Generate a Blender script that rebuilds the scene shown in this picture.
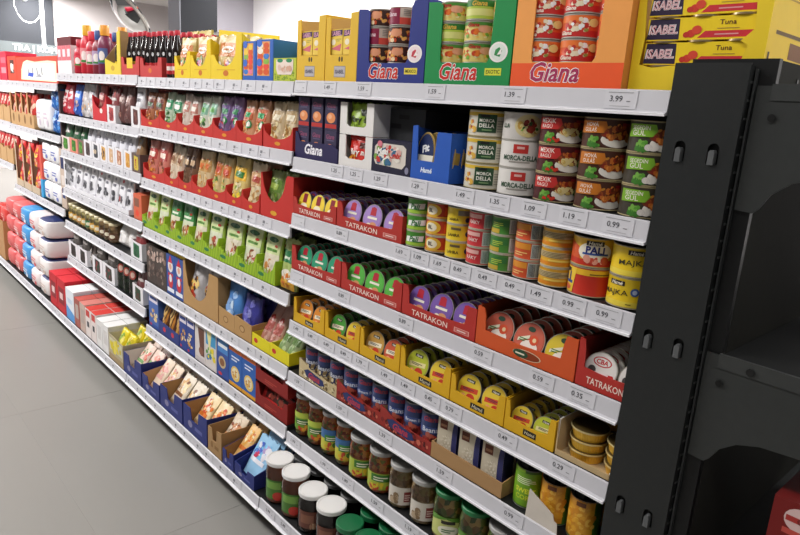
import bpy, bmesh, math, random
from mathutils import Vector, Matrix, Euler
for o in list(bpy.data.objects): bpy.data.objects.remove(o)
SC = bpy.context.scene
COL = SC.collection
rnd = random.Random(7)
PI = math.pi

# ------------------------------------------------------------------ camera
FPX = 644.749
YAW, PIT, ROL = (math.radians(a) for a in (-47.2374, -14.0193, 3.7667))
CAM = Vector((1.71301, -1.10282, 1.47013))
_fw = Vector((math.sin(YAW)*math.cos(PIT), math.cos(YAW)*math.cos(PIT), math.sin(PIT)))
_r = Vector((math.cos(YAW), -math.sin(YAW), 0)); _u = _r.cross(_fw)
_R = _r*math.cos(ROL)+_u*math.sin(ROL); _U = -_r*math.sin(ROL)+_u*math.cos(ROL)
cd = bpy.data.cameras.new('camera'); cam = bpy.data.objects.new('camera', cd); COL.objects.link(cam)
cd.sensor_width = 36; cd.lens = FPX/800*36; cd.clip_start = .02
cam.matrix_world = Matrix(((_R.x, _U.x, -_fw.x, CAM.x), (_R.y, _U.y, -_fw.y, CAM.y), (_R.z, _U.z, -_fw.z, CAM.z), (0, 0, 0, 1)))
SC.camera = cam

def XU(u, y, z):            # X of the point at depth y and height z seen in column u of the photograph
    a = _R-_fw*((u-400)/FPX)
    return CAM.x-((y-CAM.y)*a.y+(z-CAM.z)*a.z)/a.x

# ------------------------------------------------------------------ world, lamps, exposure
wd = bpy.data.worlds.new('store_ambient'); SC.world = wd; wd.use_nodes = True
wd.node_tree.nodes['Background'].inputs[0].default_value = (1, .97, .95, 1)
wd.node_tree.nodes['Background'].inputs[1].default_value = .13
SC.view_settings.view_transform = 'Standard'; SC.view_settings.look = 'None'
SC.view_settings.exposure = 0.0; SC.view_settings.gamma = 1; SC.view_settings.use_curve_mapping = False
LAMPS = [  # x, y, z, length along x, width, watts
    (-7.2, -1.7, 2.95, 2.6, .30, 120), (-4.2, -1.7, 2.95, 2.6, .30, 130), (-1.2, -1.5, 2.95, 2.6, .30, 72), (1.8, -1.2, 2.95, 2.6, .30, 24), (3.0, .3, 2.95, 1.8, .30, 34),  # last one added to brighten the carton sides at the row end
    (-9.8, 1.9, 2.95, 2.0, .30, 230), (-4.8, 2.6, 2.95, 2.6, .30, 150), (-1.5, 2.6, 2.95, 2.6, .30, 150), (1.6, 2.6, 2.95, 2.6, .30, 110)]  # first one added to light the far wall
for i, (x, y, z, lx, ly, w) in enumerate(LAMPS):
    ld = bpy.data.lights.new('ceiling_lamp_light', 'AREA'); ld.shape = 'RECTANGLE'; ld.size = lx; ld.size_y = ly; ld.energy = w; ld.color = (1, .985, .975)
    lo = bpy.data.objects.new('ceiling_lamp_light', ld); COL.objects.link(lo); lo.location = (x, y, z-.05)

# ------------------------------------------------------------------ colour and materials
def lin(c):
    c = c.lstrip('#'); out = []
    for i in (0, 2, 4):
        v = int(c[i:i+2], 16)/255; out.append(v/12.92 if v <= .04045 else ((v+.055)/1.055)**2.4)
    return (*out, 1.0)
MT = {}
def pm(name, rough=.5, metal=0, bump=0, bscale=80, mott=.05, mscale=25, coat=0, fixed=None, spec=.5):
    m = bpy.data.materials.new(name); m.use_nodes = True; nt = m.node_tree; N = nt.nodes; Lk = nt.links
    b = N['Principled BSDF']; b.inputs['Roughness'].default_value = rough; b.inputs['Metallic'].default_value = metal
    b.inputs['Coat Weight'].default_value = coat; b.inputs['Specular IOR Level'].default_value = spec
    tc = N.new('ShaderNodeTexCoord'); ns = N.new('ShaderNodeTexNoise'); ns.inputs['Scale'].default_value = mscale; ns.inputs['Detail'].default_value = 3
    Lk.new(tc.outputs['Object'], ns.inputs['Vector'])
    mr = N.new('ShaderNodeMapRange'); mr.inputs['To Min'].default_value = 1-mott; mr.inputs['To Max'].default_value = 1+mott
    Lk.new(ns.outputs['Fac'], mr.inputs['Value'])
    mx = N.new('ShaderNodeVectorMath'); mx.operation = 'SCALE'
    if fixed: 
        rgb = N.new('ShaderNodeRGB'); rgb.outputs[0].default_value = lin(fixed); src = rgb.outputs[0]
    else:
        at = N.new('ShaderNodeAttribute'); at.attribute_name = 'Col'; src = at.outputs['Color']
    Lk.new(src, mx.inputs[0]); Lk.new(mr.outputs[0], mx.inputs['Scale']); Lk.new(mx.outputs[0], b.inputs['Base Color'])
    if bump:
        n2 = N.new('ShaderNodeTexNoise'); n2.inputs['Scale'].default_value = bscale; n2.inputs['Detail'].default_value = 2
        Lk.new(tc.outputs['Object'], n2.inputs['Vector'])
        bp = N.new('ShaderNodeBump'); bp.inputs['Strength'].default_value = bump; bp.inputs['Distance'].default_value = .004
        Lk.new(n2.outputs['Fac'], bp.inputs['Height']); Lk.new(bp.outputs['Normal'], b.inputs['Normal'])
    MT[name] = m; return m
pm('printed_card', .55, bump=.05, spec=.3); pm('kraft_card', .8, bump=.1, mott=.1)
pm('printed_label', .38, mott=.03); pm('foil_pouch', .34, bump=.5, bscale=70, mott=.06); pm('soft_pack', .4, bump=.6, bscale=22, mott=.05)
pm('tinplate', .28, metal=.85, mott=.08); pm('gold_tinplate', .28, metal=.45, bump=.1); pm('plastic', .35, mott=.03); pm('paper', .6, mott=.03)
pm('rail_plastic', .42, mott=.03); pm('black_steel', .42, mott=.12, mscale=60, bump=.04, bscale=300, spec=.4); pm('wall_paint', .85, mott=.03, mscale=2); pm('dark_glass', .08, mott=0, coat=.5)
pm('matte_black', .75, mott=.1, mscale=60, spec=.08); pm('mirror', .03, metal=1, mott=0)
def chunk_mat(name, cols, scale=70, rough=.35):
    m = bpy.data.materials.new(name); m.use_nodes = True; nt = m.node_tree; N = nt.nodes; Lk = nt.links
    b = N['Principled BSDF']; b.inputs['Roughness'].default_value = rough
    tc = N.new('ShaderNodeTexCoord'); v = N.new('ShaderNodeTexVoronoi'); v.inputs['Scale'].default_value = scale
    Lk.new(tc.outputs['Object'], v.inputs['Vector'])
    sp = N.new('ShaderNodeSeparateColor'); Lk.new(v.outputs['Color'], sp.inputs[0])
    cr = N.new('ShaderNodeValToRGB'); cr.color_ramp.interpolation = 'CONSTANT'; e = cr.color_ramp.elements
    while len(e) < len(cols): e.new(.5)
    for i, c in enumerate(cols): e[i].position = i/len(cols); e[i].color = lin(c)
    Lk.new(sp.outputs[0], cr.inputs['Fac']); Lk.new(cr.outputs['Color'], b.inputs['Base Color'])
    bp = N.new('ShaderNodeBump'); bp.inputs['Strength'].default_value = .5; bp.inputs['Distance'].default_value = .003; bp.invert = True
    Lk.new(v.outputs['Distance'], bp.inputs['Height']); Lk.new(bp.outputs['Normal'], b.inputs['Normal'])
    MT[name] = m; return m
def glass_mat():
    m = bpy.data.materials.new('jar_glass'); m.use_nodes = True; nt = m.node_tree; N = nt.nodes; Lk = nt.links
    N.remove(N['Principled BSDF']); t = N.new('ShaderNodeBsdfTransparent'); t.inputs[0].default_value = (.97, .98, .97, 1)
    g = N.new('ShaderNodeBsdfGlossy'); g.inputs['Roughness'].default_value = .05
    fr = N.new('ShaderNodeFresnel'); fr.inputs[0].default_value = 1.5; mx = N.new('ShaderNodeMixShader')
    Lk.new(fr.outputs[0], mx.inputs[0]); Lk.new(t.outputs[0], mx.inputs[1]); Lk.new(g.outputs[0], mx.inputs[2])
    Lk.new(mx.outputs[0], N['Material Output'].inputs['Surface']); MT['jar_glass'] = m
glass_mat()
chunk_mat('floor_tile', ['#a3a098', '#a3a098'], 1)
def floor_mat():
    m = pm('floor_stone', .34, mott=.06, mscale=1.3, fixed='#918f8a', bump=.02, bscale=30)
floor_mat()

# ------------------------------------------------------------------ mesh building
class MB:
    def __init__(s): s.v = []; s.f = []; s.c = []; s.s = []
    def add(s, vs, fs, c, smooth=False):
        n = len(s.v); s.v += [tuple(p) for p in vs]
        for i, f in enumerate(fs):
            s.f.append([n+k for k in f]); s.c.append(c[i] if isinstance(c, list) else c); s.s.append(smooth)
        return s
    def box(s, x0, x1, y0, y1, z0, z1, c):
        return s.add([(x0, y0, z0), (x1, y0, z0), (x1, y1, z0), (x0, y1, z0), (x0, y0, z1), (x1, y0, z1), (x1, y1, z1), (x0, y1, z1)],
                     [(0, 3, 2, 1), (4, 5, 6, 7), (0, 1, 5, 4), (1, 2, 6, 5), (2, 3, 7, 6), (3, 0, 4, 7)], c)
    def prism(s, pts, a0, a1, c, ax='y', c2=None):   # pts counter-clockwise seen from -y (ax y) / from +x (ax x)
        n = len(pts)
        P = (lambda p, a: (p[0], a, p[1])) if ax == 'y' else ((lambda p, a: (a, p[0], p[1])) if ax == 'x' else (lambda p, a: (p[0], p[1], a)))
        vs = [P(p, a0) for p in pts]+[P(p, a1) for p in pts]
        fs = [tuple(range(n)), tuple(range(2*n-1, n-1, -1))]+[(i, i+n, (i+1) % n+n, (i+1) % n) for i in range(n)]
        return s.add(vs, fs, [c, c2 or c]+[c]*n)
    def lathe(s, prof, n, c, cx=0, cy=0, axis='z', cap=True, smooth=True):
        vs = []; fs = []; cc = []; m = len(prof)
        for k in range(n):
            a = 2*PI*k/n; ca, sa = math.cos(a), math.sin(a)
            for r, z in prof: vs.append((cx+r*ca, cy+r*sa, z) if axis == 'z' else (cx+r*ca, z, cy+r*sa))
        for k in range(n):
            k2 = (k+1) % n
            for j in range(m-1):
                fs.append((k*m+j, k2*m+j, k2*m+j+1, k*m+j+1)); cc.append(c[j] if isinstance(c, list) else c)
        if cap:
            if prof[0][0] > 0: fs.append(tuple(k*m for k in range(n-1, -1, -1))); cc.append(c[0] if isinstance(c, list) else c)
            if prof[-1][0] > 0: fs.append(tuple(k*m+m-1 for k in range(n))); cc.append(c[-1] if isinstance(c, list) else c)
        return s.add(vs, fs, cc, smooth)
    def tube(s, pts, r, c, n=6):
        vs = []; fs = []
        for i, p in enumerate(pts):
            p = Vector(p); d = (Vector(pts[min(i+1, len(pts)-1)])-Vector(pts[max(i-1, 0)])).normalized()
            a = d.cross(Vector((0, 0, 1)) if abs(d.z) < .9 else Vector((1, 0, 0))).normalized(); b = d.cross(a)
            for k in range(n): vs.append(p+a*(r*math.cos(2*PI*k/n))+b*(r*math.sin(2*PI*k/n)))
        for i in range(len(pts)-1):
            for k in range(n): fs.append((i*n+k, i*n+(k+1) % n, (i+1)*n+(k+1) % n, (i+1)*n+k))
        fs += [tuple(range(n-1, -1, -1)), tuple((len(pts)-1)*n+k for k in range(n))]
        return s.add(vs, fs, c, True)
    def mesh(s, name, mat, angle=35):
        me = bpy.data.meshes.new(name); me.from_pydata(s.v, [], s.f); me.polygons.foreach_set('use_smooth', s.s)
        ca = me.color_attributes.new('Col', 'FLOAT_COLOR', 'CORNER'); buf = []
        cache = {}
        for f, c in zip(s.f, s.c):
            if c not in cache: cache[c] = lin(c)
            buf += list(cache[c])*len(f)
        ca.data.foreach_set('color', buf)
        me.materials.append(MT[mat]); me.validate()
        bm = bmesh.new(); bm.from_mesh(me); bmesh.ops.remove_doubles(bm, verts=bm.verts, dist=1e-6); bmesh.ops.recalc_face_normals(bm, faces=bm.faces); bm.to_mesh(me); bm.free()
        if any(s.s): me.set_sharp_from_angle(angle=math.radians(angle))
        return me

_tc = {}
def text_mesh(body, shear=0, bold=0.0):
    k = (body, shear, bold)
    if k not in _tc:
        cu = bpy.data.curves.new('lettering', 'FONT'); cu.body = body; cu.size = 1; cu.shear = shear; cu.offset = bold; cu.resolution_u = 2; cu.fill_mode = 'FRONT'
        ob = bpy.data.objects.new('lettering', cu); me = ob.to_mesh()
        vs = [(v.co.x, v.co.y) for v in me.vertices]; fs = [tuple(p.vertices) for p in me.polygons]
        ob.to_mesh_clear(); bpy.data.objects.remove(ob); bpy.data.curves.remove(cu)
        x0 = min(v[0] for v in vs); x1 = max(v[0] for v in vs); y0 = min(v[1] for v in vs); y1 = max(v[1] for v in vs)
        _tc[k] = ([((x-(x0+x1)/2)/(x1-x0), (y-(y0+y1)/2)/(y1-y0)) for x, y in vs], fs, (x1-x0)/(y1-y0))
    return _tc[k]

class Art:          # flat print: coloured shapes laid in thin layers on a surface
    LH = .0003
    def __init__(s): s.sh = []
    def raw(s, vs, fs, c, l): s.sh.append((vs, fs, c, l)); return s
    def poly(s, pts, c, l=1): return s.raw(pts, [tuple(range(len(pts)))], c, l)
    def rect(s, x0, y0, x1, y1, c, l=1): return s.poly([(x0, y0), (x1, y0), (x1, y1), (x0, y1)], c, l)
    def ell(s, cx, cy, rx, ry, c, l=1, n=18, rot=0):
        cr, sr = math.cos(rot), math.sin(rot); p = []
        for k in range(n):
            a = 2*PI*k/n; x, y = rx*math.cos(a), ry*math.sin(a); p.append((cx+x*cr-y*sr, cy+x*sr+y*cr))
        return s.poly(p, c, l)
    def text(s, body, cx, cy, w, c, l=3, shear=0, bold=.02, rot=0, h=None):
        v, f, asp = text_mesh(body, shear, bold); h = h or w/asp; cr, sr = math.cos(rot), math.sin(rot)
        return s.raw([(cx+x*w*cr-y*h*sr, cy+x*w*sr+y*h*cr) for x, y in v], f, c, l)
    def blobs(s, cx, cy, rx, ry, cols, n, size, l=2, seed=1):
        q = random.Random(seed)
        for i in range(n):
            a = q.random()*2*PI; d = math.sqrt(q.random()); sz = size*q.uniform(.6, 1.3)
            s.ell(cx+rx*d*math.cos(a), cy+ry*d*math.sin(a), sz, sz*q.uniform(.5, 1), q.choice(cols), l+i % 3, 7, q.random()*3)
        return s
    def bars(s, x0, y0, x1, y1, n, c, l=3, seed=1):
        q = random.Random(seed); w = (x1-x0)/n
        for i in range(n): s.rect(x0+i*w, y0, x0+i*w+w*q.uniform(.25, .7), y1, c, l)
        return s
    def lines(s, x0, y0, x1, y1, n, c, l=3, seed=1):
        q = random.Random(seed); h = (y1-y0)/n
        for i in range(n): s.rect(x0, y0+i*h, x0+(x1-x0)*q.uniform(.6, 1), y0+i*h+h*.45, c, l)
        return s
    def mesh(s, name, mat, mapf, du=0, dv=0):
        bm = bmesh.new(); ci = bm.faces.layers.int.new('ci'); cols = []; idx = {}
        for si, (vs, fs, c, l) in enumerate(s.sh):
            if c not in idx: idx[c] = len(cols); cols.append(lin(c))
            bv = [bm.verts.new((x, y, l*s.LH+(si % 70)*4e-6)) for x, y in vs]
            for f in fs:
                try: bf = bm.faces.new([bv[k] for k in f]); bf[ci] = idx[c]
                except ValueError: pass
        for d, ax in ((du, 0), (dv, 1)):
            if not d: continue
            lo = min(v.co[ax] for v in bm.verts); hi = max(v.co[ax] for v in bm.verts); k = math.ceil(lo/d)
            while k*d < hi:
                co = [0, 0, 0]; no = [0, 0, 0]; co[ax] = k*d; no[ax] = 1
                bmesh.ops.bisect_plane(bm, geom=bm.verts[:]+bm.edges[:]+bm.faces[:], dist=1e-7, plane_co=co, plane_no=no); k += 1
        for v in bm.verts: v.co = mapf(*v.co)
        me = bpy.data.meshes.new(name); fc = [f[ci] for f in bm.faces]; bm.to_mesh(me); bm.free()
        ca = me.color_attributes.new('Col', 'FLOAT_COLOR', 'CORNER'); buf = []
        for p, k in zip(me.polygons, fc): buf += list(cols[k])*p.loop_total
        ca.data.foreach_set('color', buf); me.materials.append(MT[mat]); return me
def m_front(y=0): return lambda u, v, h: (u, y-h, v)
def m_right(x=0): return lambda u, v, h: (x+h, u, v)
def m_cyl(r): return lambda u, v, h: ((r+h)*math.sin(u/r), -(r+h)*math.cos(u/r), v)
def m_top(z=0): return lambda u, v, h: (u, v, z+h)

# ------------------------------------------------------------------ scene graph
LABELS = {}
def tag(o, label, cat, group=None, kind=None):
    if kind: o['kind'] = kind
    if label: o['label'] = label
    if cat: o['category'] = cat
    if group: o['group'] = group
    if label: LABELS.setdefault(label, []).append(group)
    return o
def ob(name, me, parent=None, loc=None):
    o = bpy.data.objects.new(name, me); COL.objects.link(o)
    if parent: o.parent = parent
    if loc: o.location = loc
    return o
def place(parts, name, label, cat, loc, rot=(0, 0, 0), group=None, scale=None):
    """parts: list of (part name, mesh[, list of sub-parts]); one part only -> the thing is that mesh"""
    if len(parts) == 1 and len(parts[0]) == 2: root = ob(name, parts[0][1])
    else:
        root = ob(name, None)
        for p in parts:
            c = ob(p[0], p[1], root)
            if len(p) > 2:
                for q in p[2]: ob(q[0], q[1], c)
    root.location = loc; root.rotation_euler = rot
    if scale: root.scale = scale
    return tag(root, label, cat, group)
ORD = ['first', 'second', 'third', 'fourth', 'fifth', 'sixth', 'seventh', 'eighth', 'ninth', 'tenth', 'eleventh', 'twelfth', 'thirteenth', 'fourteenth', 'fifteenth', 'sixteenth']
def struct(name, me, loc=None):
    o = ob(name, me, None, loc); o['kind'] = 'structure'; return o

# ------------------------------------------------------------------ the room
# floor of large tiles
fl = struct('floor', MB().box(-11.1, 7, -5, 5, -.03, -.0012, '#9a978f').mesh('floor', 'floor_stone'))
tile = {}
TX0, TY0, TS = -.19, -.535, 1.2
tm = MB().box(.0007, TS-.0007, .0007, TS-.0007, -.0012, 0, '#a9a69e').mesh('tile', 'floor_stone')
for i in range(-9, 6):
    for j in range(-3, 1):
        t = ob('tile', tm, fl, (TX0+i*TS, TY0+j*TS, 0))
        t.rotation_euler = (0, 0, 0)
# walls and ceiling beyond the shelving
WX = -11.1
struct('wall_far', MB().box(WX-.15, WX, -5, 5, 0, 3.4, '#d2cac9').mesh('wall_far', 'wall_paint'))
struct('wall_side', MB().box(-7.15, -7, 2.75, 3.95, 0, 3.4, '#a5a1a9').mesh('wall_side', 'wall_paint'))  # shade on this wall is put into its greyer colour
struct('wall_back', MB().box(-7, 7, 3.8, 3.95, 0, 3.4, '#f6f4f4').mesh('wall_back', 'wall_paint'))
struct('ceiling', MB().box(WX-.15, 7, -5, 5, 3.02, 3.1, '#dcd6d4').mesh('ceiling', 'wall_paint'))
# painted sign board, strip and pillar at the far end
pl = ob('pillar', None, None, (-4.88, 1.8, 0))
ob('core', MB().box(-.28, 0, 0, .39, 0, 3.02, '#15171d').mesh('core', 'wall_paint'), pl)
ob('lit_front_face', MB().box(-.28, -.002, -.012, -.001, 0, 3.02, '#83858d').mesh('lit_front_face', 'wall_paint'), pl)  # light from the aisle put into the paler front colour
tag(pl, 'dark slate painted pillar rising behind the shelves', 'pillar')
sg = ob('department_sign', None, None, (WX, 0, 0))
ob('board', MB().box(.002, .05, -1.2, 2.25, 2.10, 3.0, '#2e3035').mesh('board', 'wall_paint'), sg)
ob('strip', MB().box(.002, .09, -1.2, 2.6, 1.80, 2.10, '#5f6566').mesh('strip', 'wall_paint'), sg)
a = Art(); a.text('TRA | KOMER', 0.02, 2.005, .84, '#f4f4f4', 1, 0, .02)
for k in range(9):
    t0 = .3+k*.14; a.poly([(-.62+.16*math.cos(PI-t), 2.0+.12*math.sin(t)) for t in (t0, t0+.15)]+[(-.62+.13*math.cos(PI-t), 2.0+.095*math.sin(t)) for t in (t0+.15, t0)], '#f4f4f4', 1)
ob('sign_lettering', a.mesh('sign_lettering', 'plastic', lambda u, v, h: (.091+h, 1.99+u, v)), sg)
tag(sg, 'dark grey department sign board with white lettering strip on far wall', 'sign')
pp = MB().lathe([(.03, 0), (.03, 1.0)], 12, '#e9e9ec')
po = ob('lamp_pole', None, None, (-10.25, 1.88, 2.02)); ob('pole', pp.mesh('pole', 'plastic'), po)
ob('bracket_arm', MB().box(-.02, .02, -.22, 0, .86, .90, '#e9e9ec').mesh('bracket_arm', 'plastic'), po)
tag(po, 'white vertical pole hanging in front of dark sign board', 'pole')
cb = ob('security_camera', None, None, (-10.2, 1.63, 2.72))
ob('drop_rod', MB().lathe([(.008, 0), (.008, .3)], 8, '#d8d8dc').mesh('drop_rod', 'plastic'), cb)
ob('camera_dome', MB().lathe([(.0, -.05), (.03, -.04), (.045, -.01), (.04, .01), (.0, .02)], 14, '#c9c9cc').mesh('camera_dome', 'plastic'), cb)
cp = [(0, -.13+.01*k, .02) for k in range(0, 10, 3)]
ob('cable', MB().tube([(0, 0, 0), (0, -.08, .01), (0, -.14, -.02), (0, -.15, -.12), (0, -.11, -.24), (0, -.04, -.33), (0, .05, -.36), (0, .13, -.33), (0, .19, -.26), (0, .22, -.2)], .011, '#c4c6c8').mesh('cable', 'plastic'), cb)
tag(cb, 'small ceiling camera with looped grey cable before the dark sign', 'camera')
# convex mirror
mr = ob('convex_mirror', None, None, (-4.6, 1.175, 2.115))
prof = [(0, .075)]+[(.26*math.sin(k*.115), .075-.26*.62*(1-math.cos(k*.115))) for k in range(1, 12)]
pr2 = [(r*.235/prof[-1][0], z) for r, z in prof]
ob('mirror_face', MB().lathe(pr2, 40, '#e8e8e8', cap=False).mesh('mirror_face', 'mirror'), mr)
ob('rim', MB().lathe([(.232, -.020), (.240, -.020), (.241, -.004), (.236, .002), (.232, -.004)], 40, '#8f8a84').mesh('rim', 'plastic'), mr)
ob('back_shell', MB().lathe([(0, -.07), (.12, -.06), (.232, -.02)], 32, '#b9aa96', cap=False).mesh('back_shell', 'plastic'), mr)
nrm = (-_fw*.36-_R*.62-_U*.72).normalized(); mr.rotation_euler = nrm.to_track_quat('Z', 'Y').to_euler()
tag(mr, 'round convex security mirror hanging above the sauce bottles', 'mirror')
hr = tag(ob('mirror_hanger', MB().lathe([(.012, 0), (.012, .83)], 10, '#eeeeee').mesh('mirror_hanger', 'plastic'), None, (-4.6, 1.22, 2.19)), 'thin white rod holding up the convex mirror', 'rod')
# housings of the unseen ceiling lamps
for i, (x, y, z, lx, ly, w) in enumerate(LAMPS):
    lo = ob('ceiling_lamp', None, None, (x, y, z))
    ob('housing', MB().box(-lx/2-.03, lx/2+.03, -ly/2-.03, ly/2+.03, .0, .07, '#e8e8e8').mesh('housing', 'plastic'), lo)
    ob('end_cap', MB().box(lx/2+.03, lx/2+.05, -ly/2-.03, ly/2+.03, .0, .07, '#bbbbbb').mesh('end_cap', 'plastic'), lo)
    tag(lo, 'unseen long white strip lamp fixed under the ceiling above the aisles', 'lamp', 'ceiling lamps')

# ------------------------------------------------------------------ gondola frames and shelves
W = 1.25; DK = .042
BAYN = ['nearest bay', 'second bay', 'third bay', 'fourth bay', 'fifth bay']
SH = [
    [1.483, 1.256, 1.081, .900, .727, .548, .324, .105],
    [1.479, 1.271, 1.041, .813, .555, .336, .100],
    [1.486, 1.259, 1.053, .830, .631, .411, .100],
    [1.428, 1.128, .690, .100],
    [1.425, 1.135, .827, .100]]
YB = -.102                # the base shelves stand further out into the aisle
BK = '#1b1c1d'
for b in range(5):
    x0 = -W*b; x1 = x0+W
    if b == 0: x1 = 1.29
    fr = ob('shelving_back', None, None, (x0, .474, 0))
    ob('back_panel', MB().box(.002, x1-x0-.002, 0, .012, .03, 1.55, BK).mesh('back_panel', 'black_steel'), fr)
    ob('upright', MB().box(-.02, .02, -.008, -.001, 0, 1.56, BK).mesh('upright', 'black_steel'), fr)
    tag(fr, f'black steel back panel and slotted upright of the {BAYN[b]}', 'shelving')
    tag(ob('plinth', MB().box(x0+.002, min(x1, 1.168)-.002, .03, .43, 0, .085, '#101112').mesh('plinth', 'black_steel')), f'recessed black plinth under the base shelf of the {BAYN[b]}', 'plinth')
PRICES = {  # nearest bay: column of the figures in the photograph and what they say
    0: [(298, ''), (327, '1.49'), (361, '1.59'), (432, '1.59'), (509, '1.39'), (615, '3.99')],
    1: [(334, '1.25'), (353, '1.25'), (377, '1.29'), (415, '1.29'), (460, '1.49'), (494, '1.35'), (529, '1.09'), (568, '1.19'), (612, '0.99')],
    2: [(297, ''), (339, '0.89'), (399, '1.69'), (417, '1.09'), (437, '1.69'), (457, '0.49'), (482, '0.49'), (509, '0.49'), (535, '1.49'), (567, '0.99'), (601, '0.99')],
    3: [(296, ''), (341, '0.89'), (402, '0.89'), (478, '0.59'), (537, '0.59'), (576, '0.35')],
    4: [(296, '1.49'), (310, '0.49'), (326, '0.49'), (343, '0.49'), (359, '1.79'), (384, '1.49'), (404, '1.49'), (428, '0.45'), (449, '0.79'), (502, '0.49'), (557, '0.29')],
    5: [(297, '1.59'), (339, '1.59'), (382, '1.39'), (440, '1.59'), (508, '0.99')],
    6: [(293, '1.99'), (323, '1.99'), (345, '1.89'), (374, '1.59'), (408, '1.19')],
    7: [(268, '2.99'), (283, '2.49')]}
LBL = MB().box(-.032, .032, -.0006, 0, -.0165, .0165, '#d0cfd4').mesh('price_label', 'paper')
def price_art(txt, seed):
    a = Art(); a.rect(-.026, .0115, .024, .0125, '#8a8a8c', 2)
    if txt: a.text(txt, -.009, .001, .0064*len(txt), '#4a4a4f', 2, 0, .010, 0, .0108)
    a.rect(.012, -.004, .020, -.0025, '#77777a', 2); a.rect(-.02, -.0125, .02, -.0117, '#a5a5a7', 2)
    return a.mesh('price_lettering', 'paper', m_front(0))
def tiny_art(seed):
    q = random.Random(seed); a = Art(); a.rect(-.024, -.004, -.010, .005, '#7d7d83', 2); a.rect(-.024, -.0125, -.016, -.0075, '#8f8f95', 2); a.rect(-.004, -.002, .010, .0, '#9a9aa0', 2)
    return a.mesh('price_lettering', 'paper', m_front(0))
TINY = [tiny_art(k) for k in range(3)]; PA = {}
for b in range(5):
    for k, z0 in enumerate(SH[b]):
        base = k == len(SH[b])-1; yf = YB if base else 0
        x0 = -W*b+.004; x1 = -W*b+W-.004
        if b == 0: x1 = 1.170
        sh = ob('store_shelf', None, None, ((x0+x1)/2, yf, z0)); hw = (x1-x0)/2; dp = .462-yf
        d = MB().box(-hw, hw, .006, dp, .014, DK-.002, '#232425')
        d.box(-hw, hw, .006, .02, .002, .014, '#232425')
        for q in range(1, 6): d.box(-hw, hw, .02+q*.06, .022+q*.06, DK-.002, DK-.0005, '#2b2c2d')
        ob('deck', d.mesh('deck', 'black_steel'), sh)
        rl = MB().prism([(-.007, 0), (-.0075, .004), (-.002, .007), (.001, DK-.001), (.004, DK+.001), (.006, DK), (.006, 0)][::-1], -hw, hw, '#cccbd0', 'x')
        ob('price_rail', rl.mesh('price_rail', 'rail_plastic'), sh)
        ob('rail_lip', MB().prism([(-.0095, -.001), (-.010, .0035), (-.0072, .0045), (-.0068, -.001)][::-1], -hw, hw, '#f4f4f8', 'x').mesh('rail_lip', 'rail_plastic'), sh)
        tilt = math.atan2(.003, DK-.008)
        if b == 0: items = [(max(x0+.033, min(x1-.033, XU(u, yf, z0+.022)+.012)), t) for u, t in PRICES[k]]
        else:
            n = [0, 11, 10, 8, 6][b]; q = random.Random(b*10+k)
            items = [(x0+.06+(x1-x0-.1)*(i+q.uniform(-.22, .22))/n, None) for i in range(n)]
        for i, (px, t) in enumerate(items):
            pl = ob('price_label', LBL, sh, (px-(x0+x1)/2, -.0012, .0245)); pl.rotation_euler = (-tilt, 0, 0)
            if t is None: me = TINY[i % 3]
            else:
                if t not in PA: PA[t] = price_art(t, 1)
                me = PA[t]
            pt = ob('price_lettering', me, pl, (0, -.0006, 0))
        nm = 'top shelf' if k == 0 else ('floor-level base shelf' if base else f'{ORD[k]} shelf from the top')
        tag(sh, f'black shelf with pale price rail, {nm} of the {BAYN[b]}', 'shelf')

# ------------------------------------------------------------------ end-of-row stand
PX0, PX1, PZ = 1.174, 1.295, 1.57
es = ob('end_stand', None, None, (PX0, 0, 0))
slots = [(x, z) for z in (1.427, 1.089, .746, .405) for x in (.031, .087)]
def slot_loop(cx, cz, w=.0095, h=.017):
    p = [(cx-w, cz-h), (cx+w, cz-h)]
    return p+[(cx+w*math.cos(t), cz+h-w+w*math.sin(t)) for t in [k*PI/8 for k in range(9)]]
bm = bmesh.new(); PWW = PX1-PX0
def loop(pts):
    vs = [bm.verts.new((x, 0, z)) for x, z in pts]
    return [bm.edges.new((vs[i], vs[(i+1) % len(vs)])) for i in range(len(vs))]
eds = loop([(0, 0), (PWW, 0), (PWW, PZ), (0, PZ)])
for s in slots: eds += loop(slot_loop(*s))
bmesh.ops.triangle_fill(bm, use_beauty=True, use_dissolve=False, edges=eds, normal=(0, -1, 0))
ex = bmesh.ops.extrude_face_region(bm, geom=bm.faces[:]); bmesh.ops.translate(bm, vec=(0, .004, 0), verts=[v for v in ex['geom'] if isinstance(v, bmesh.types.BMVert)])
bmesh.ops.recalc_face_normals(bm, faces=bm.faces[:])
me = bpy.data.meshes.new('face_plate'); bm.to_mesh(me); bm.free()
ca = me.color_attributes.new('Col', 'FLOAT_COLOR', 'CORNER'); ca.data.foreach_set('color', list(lin('#232525'))*len(me.loops)); me.materials.append(MT['black_steel'])
ob('face_plate', me, es, (0, -.006, 0))
ob('return_flange', MB().box(0, .004, -.002, .016, 0, PZ, '#232525').mesh('return_flange', 'black_steel'), es)
ob('return_flange', MB().box(PWW-.004, PWW, -.002, .016, 0, PZ-.004, '#1e2020').mesh('return_flange', 'black_steel'), es)
ob('backing', MB().box(.006, PWW-.006, .004, .006, .01, PZ-.01, '#060606').mesh('backing', 'black_steel'), es)
post = MB().box(.018, .153, .0165, .029, 0, PZ+.008, '#0c0d0e')
ob('post', post.mesh('post', 'black_steel'), es)
for s in slots:
    ob('hook', MB().prism([(s[0]-.0055, s[1]-.018), (s[0]+.004, s[1]-.018), (s[0]+.004, s[1]+.002), (s[0]+.002, s[1]+.006), (s[0]-.003, s[1]+.006), (s[0]-.0055, s[1]+.002)], -.011, .002, '#5d5f60').mesh('hook', 'black_steel'), es)
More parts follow.
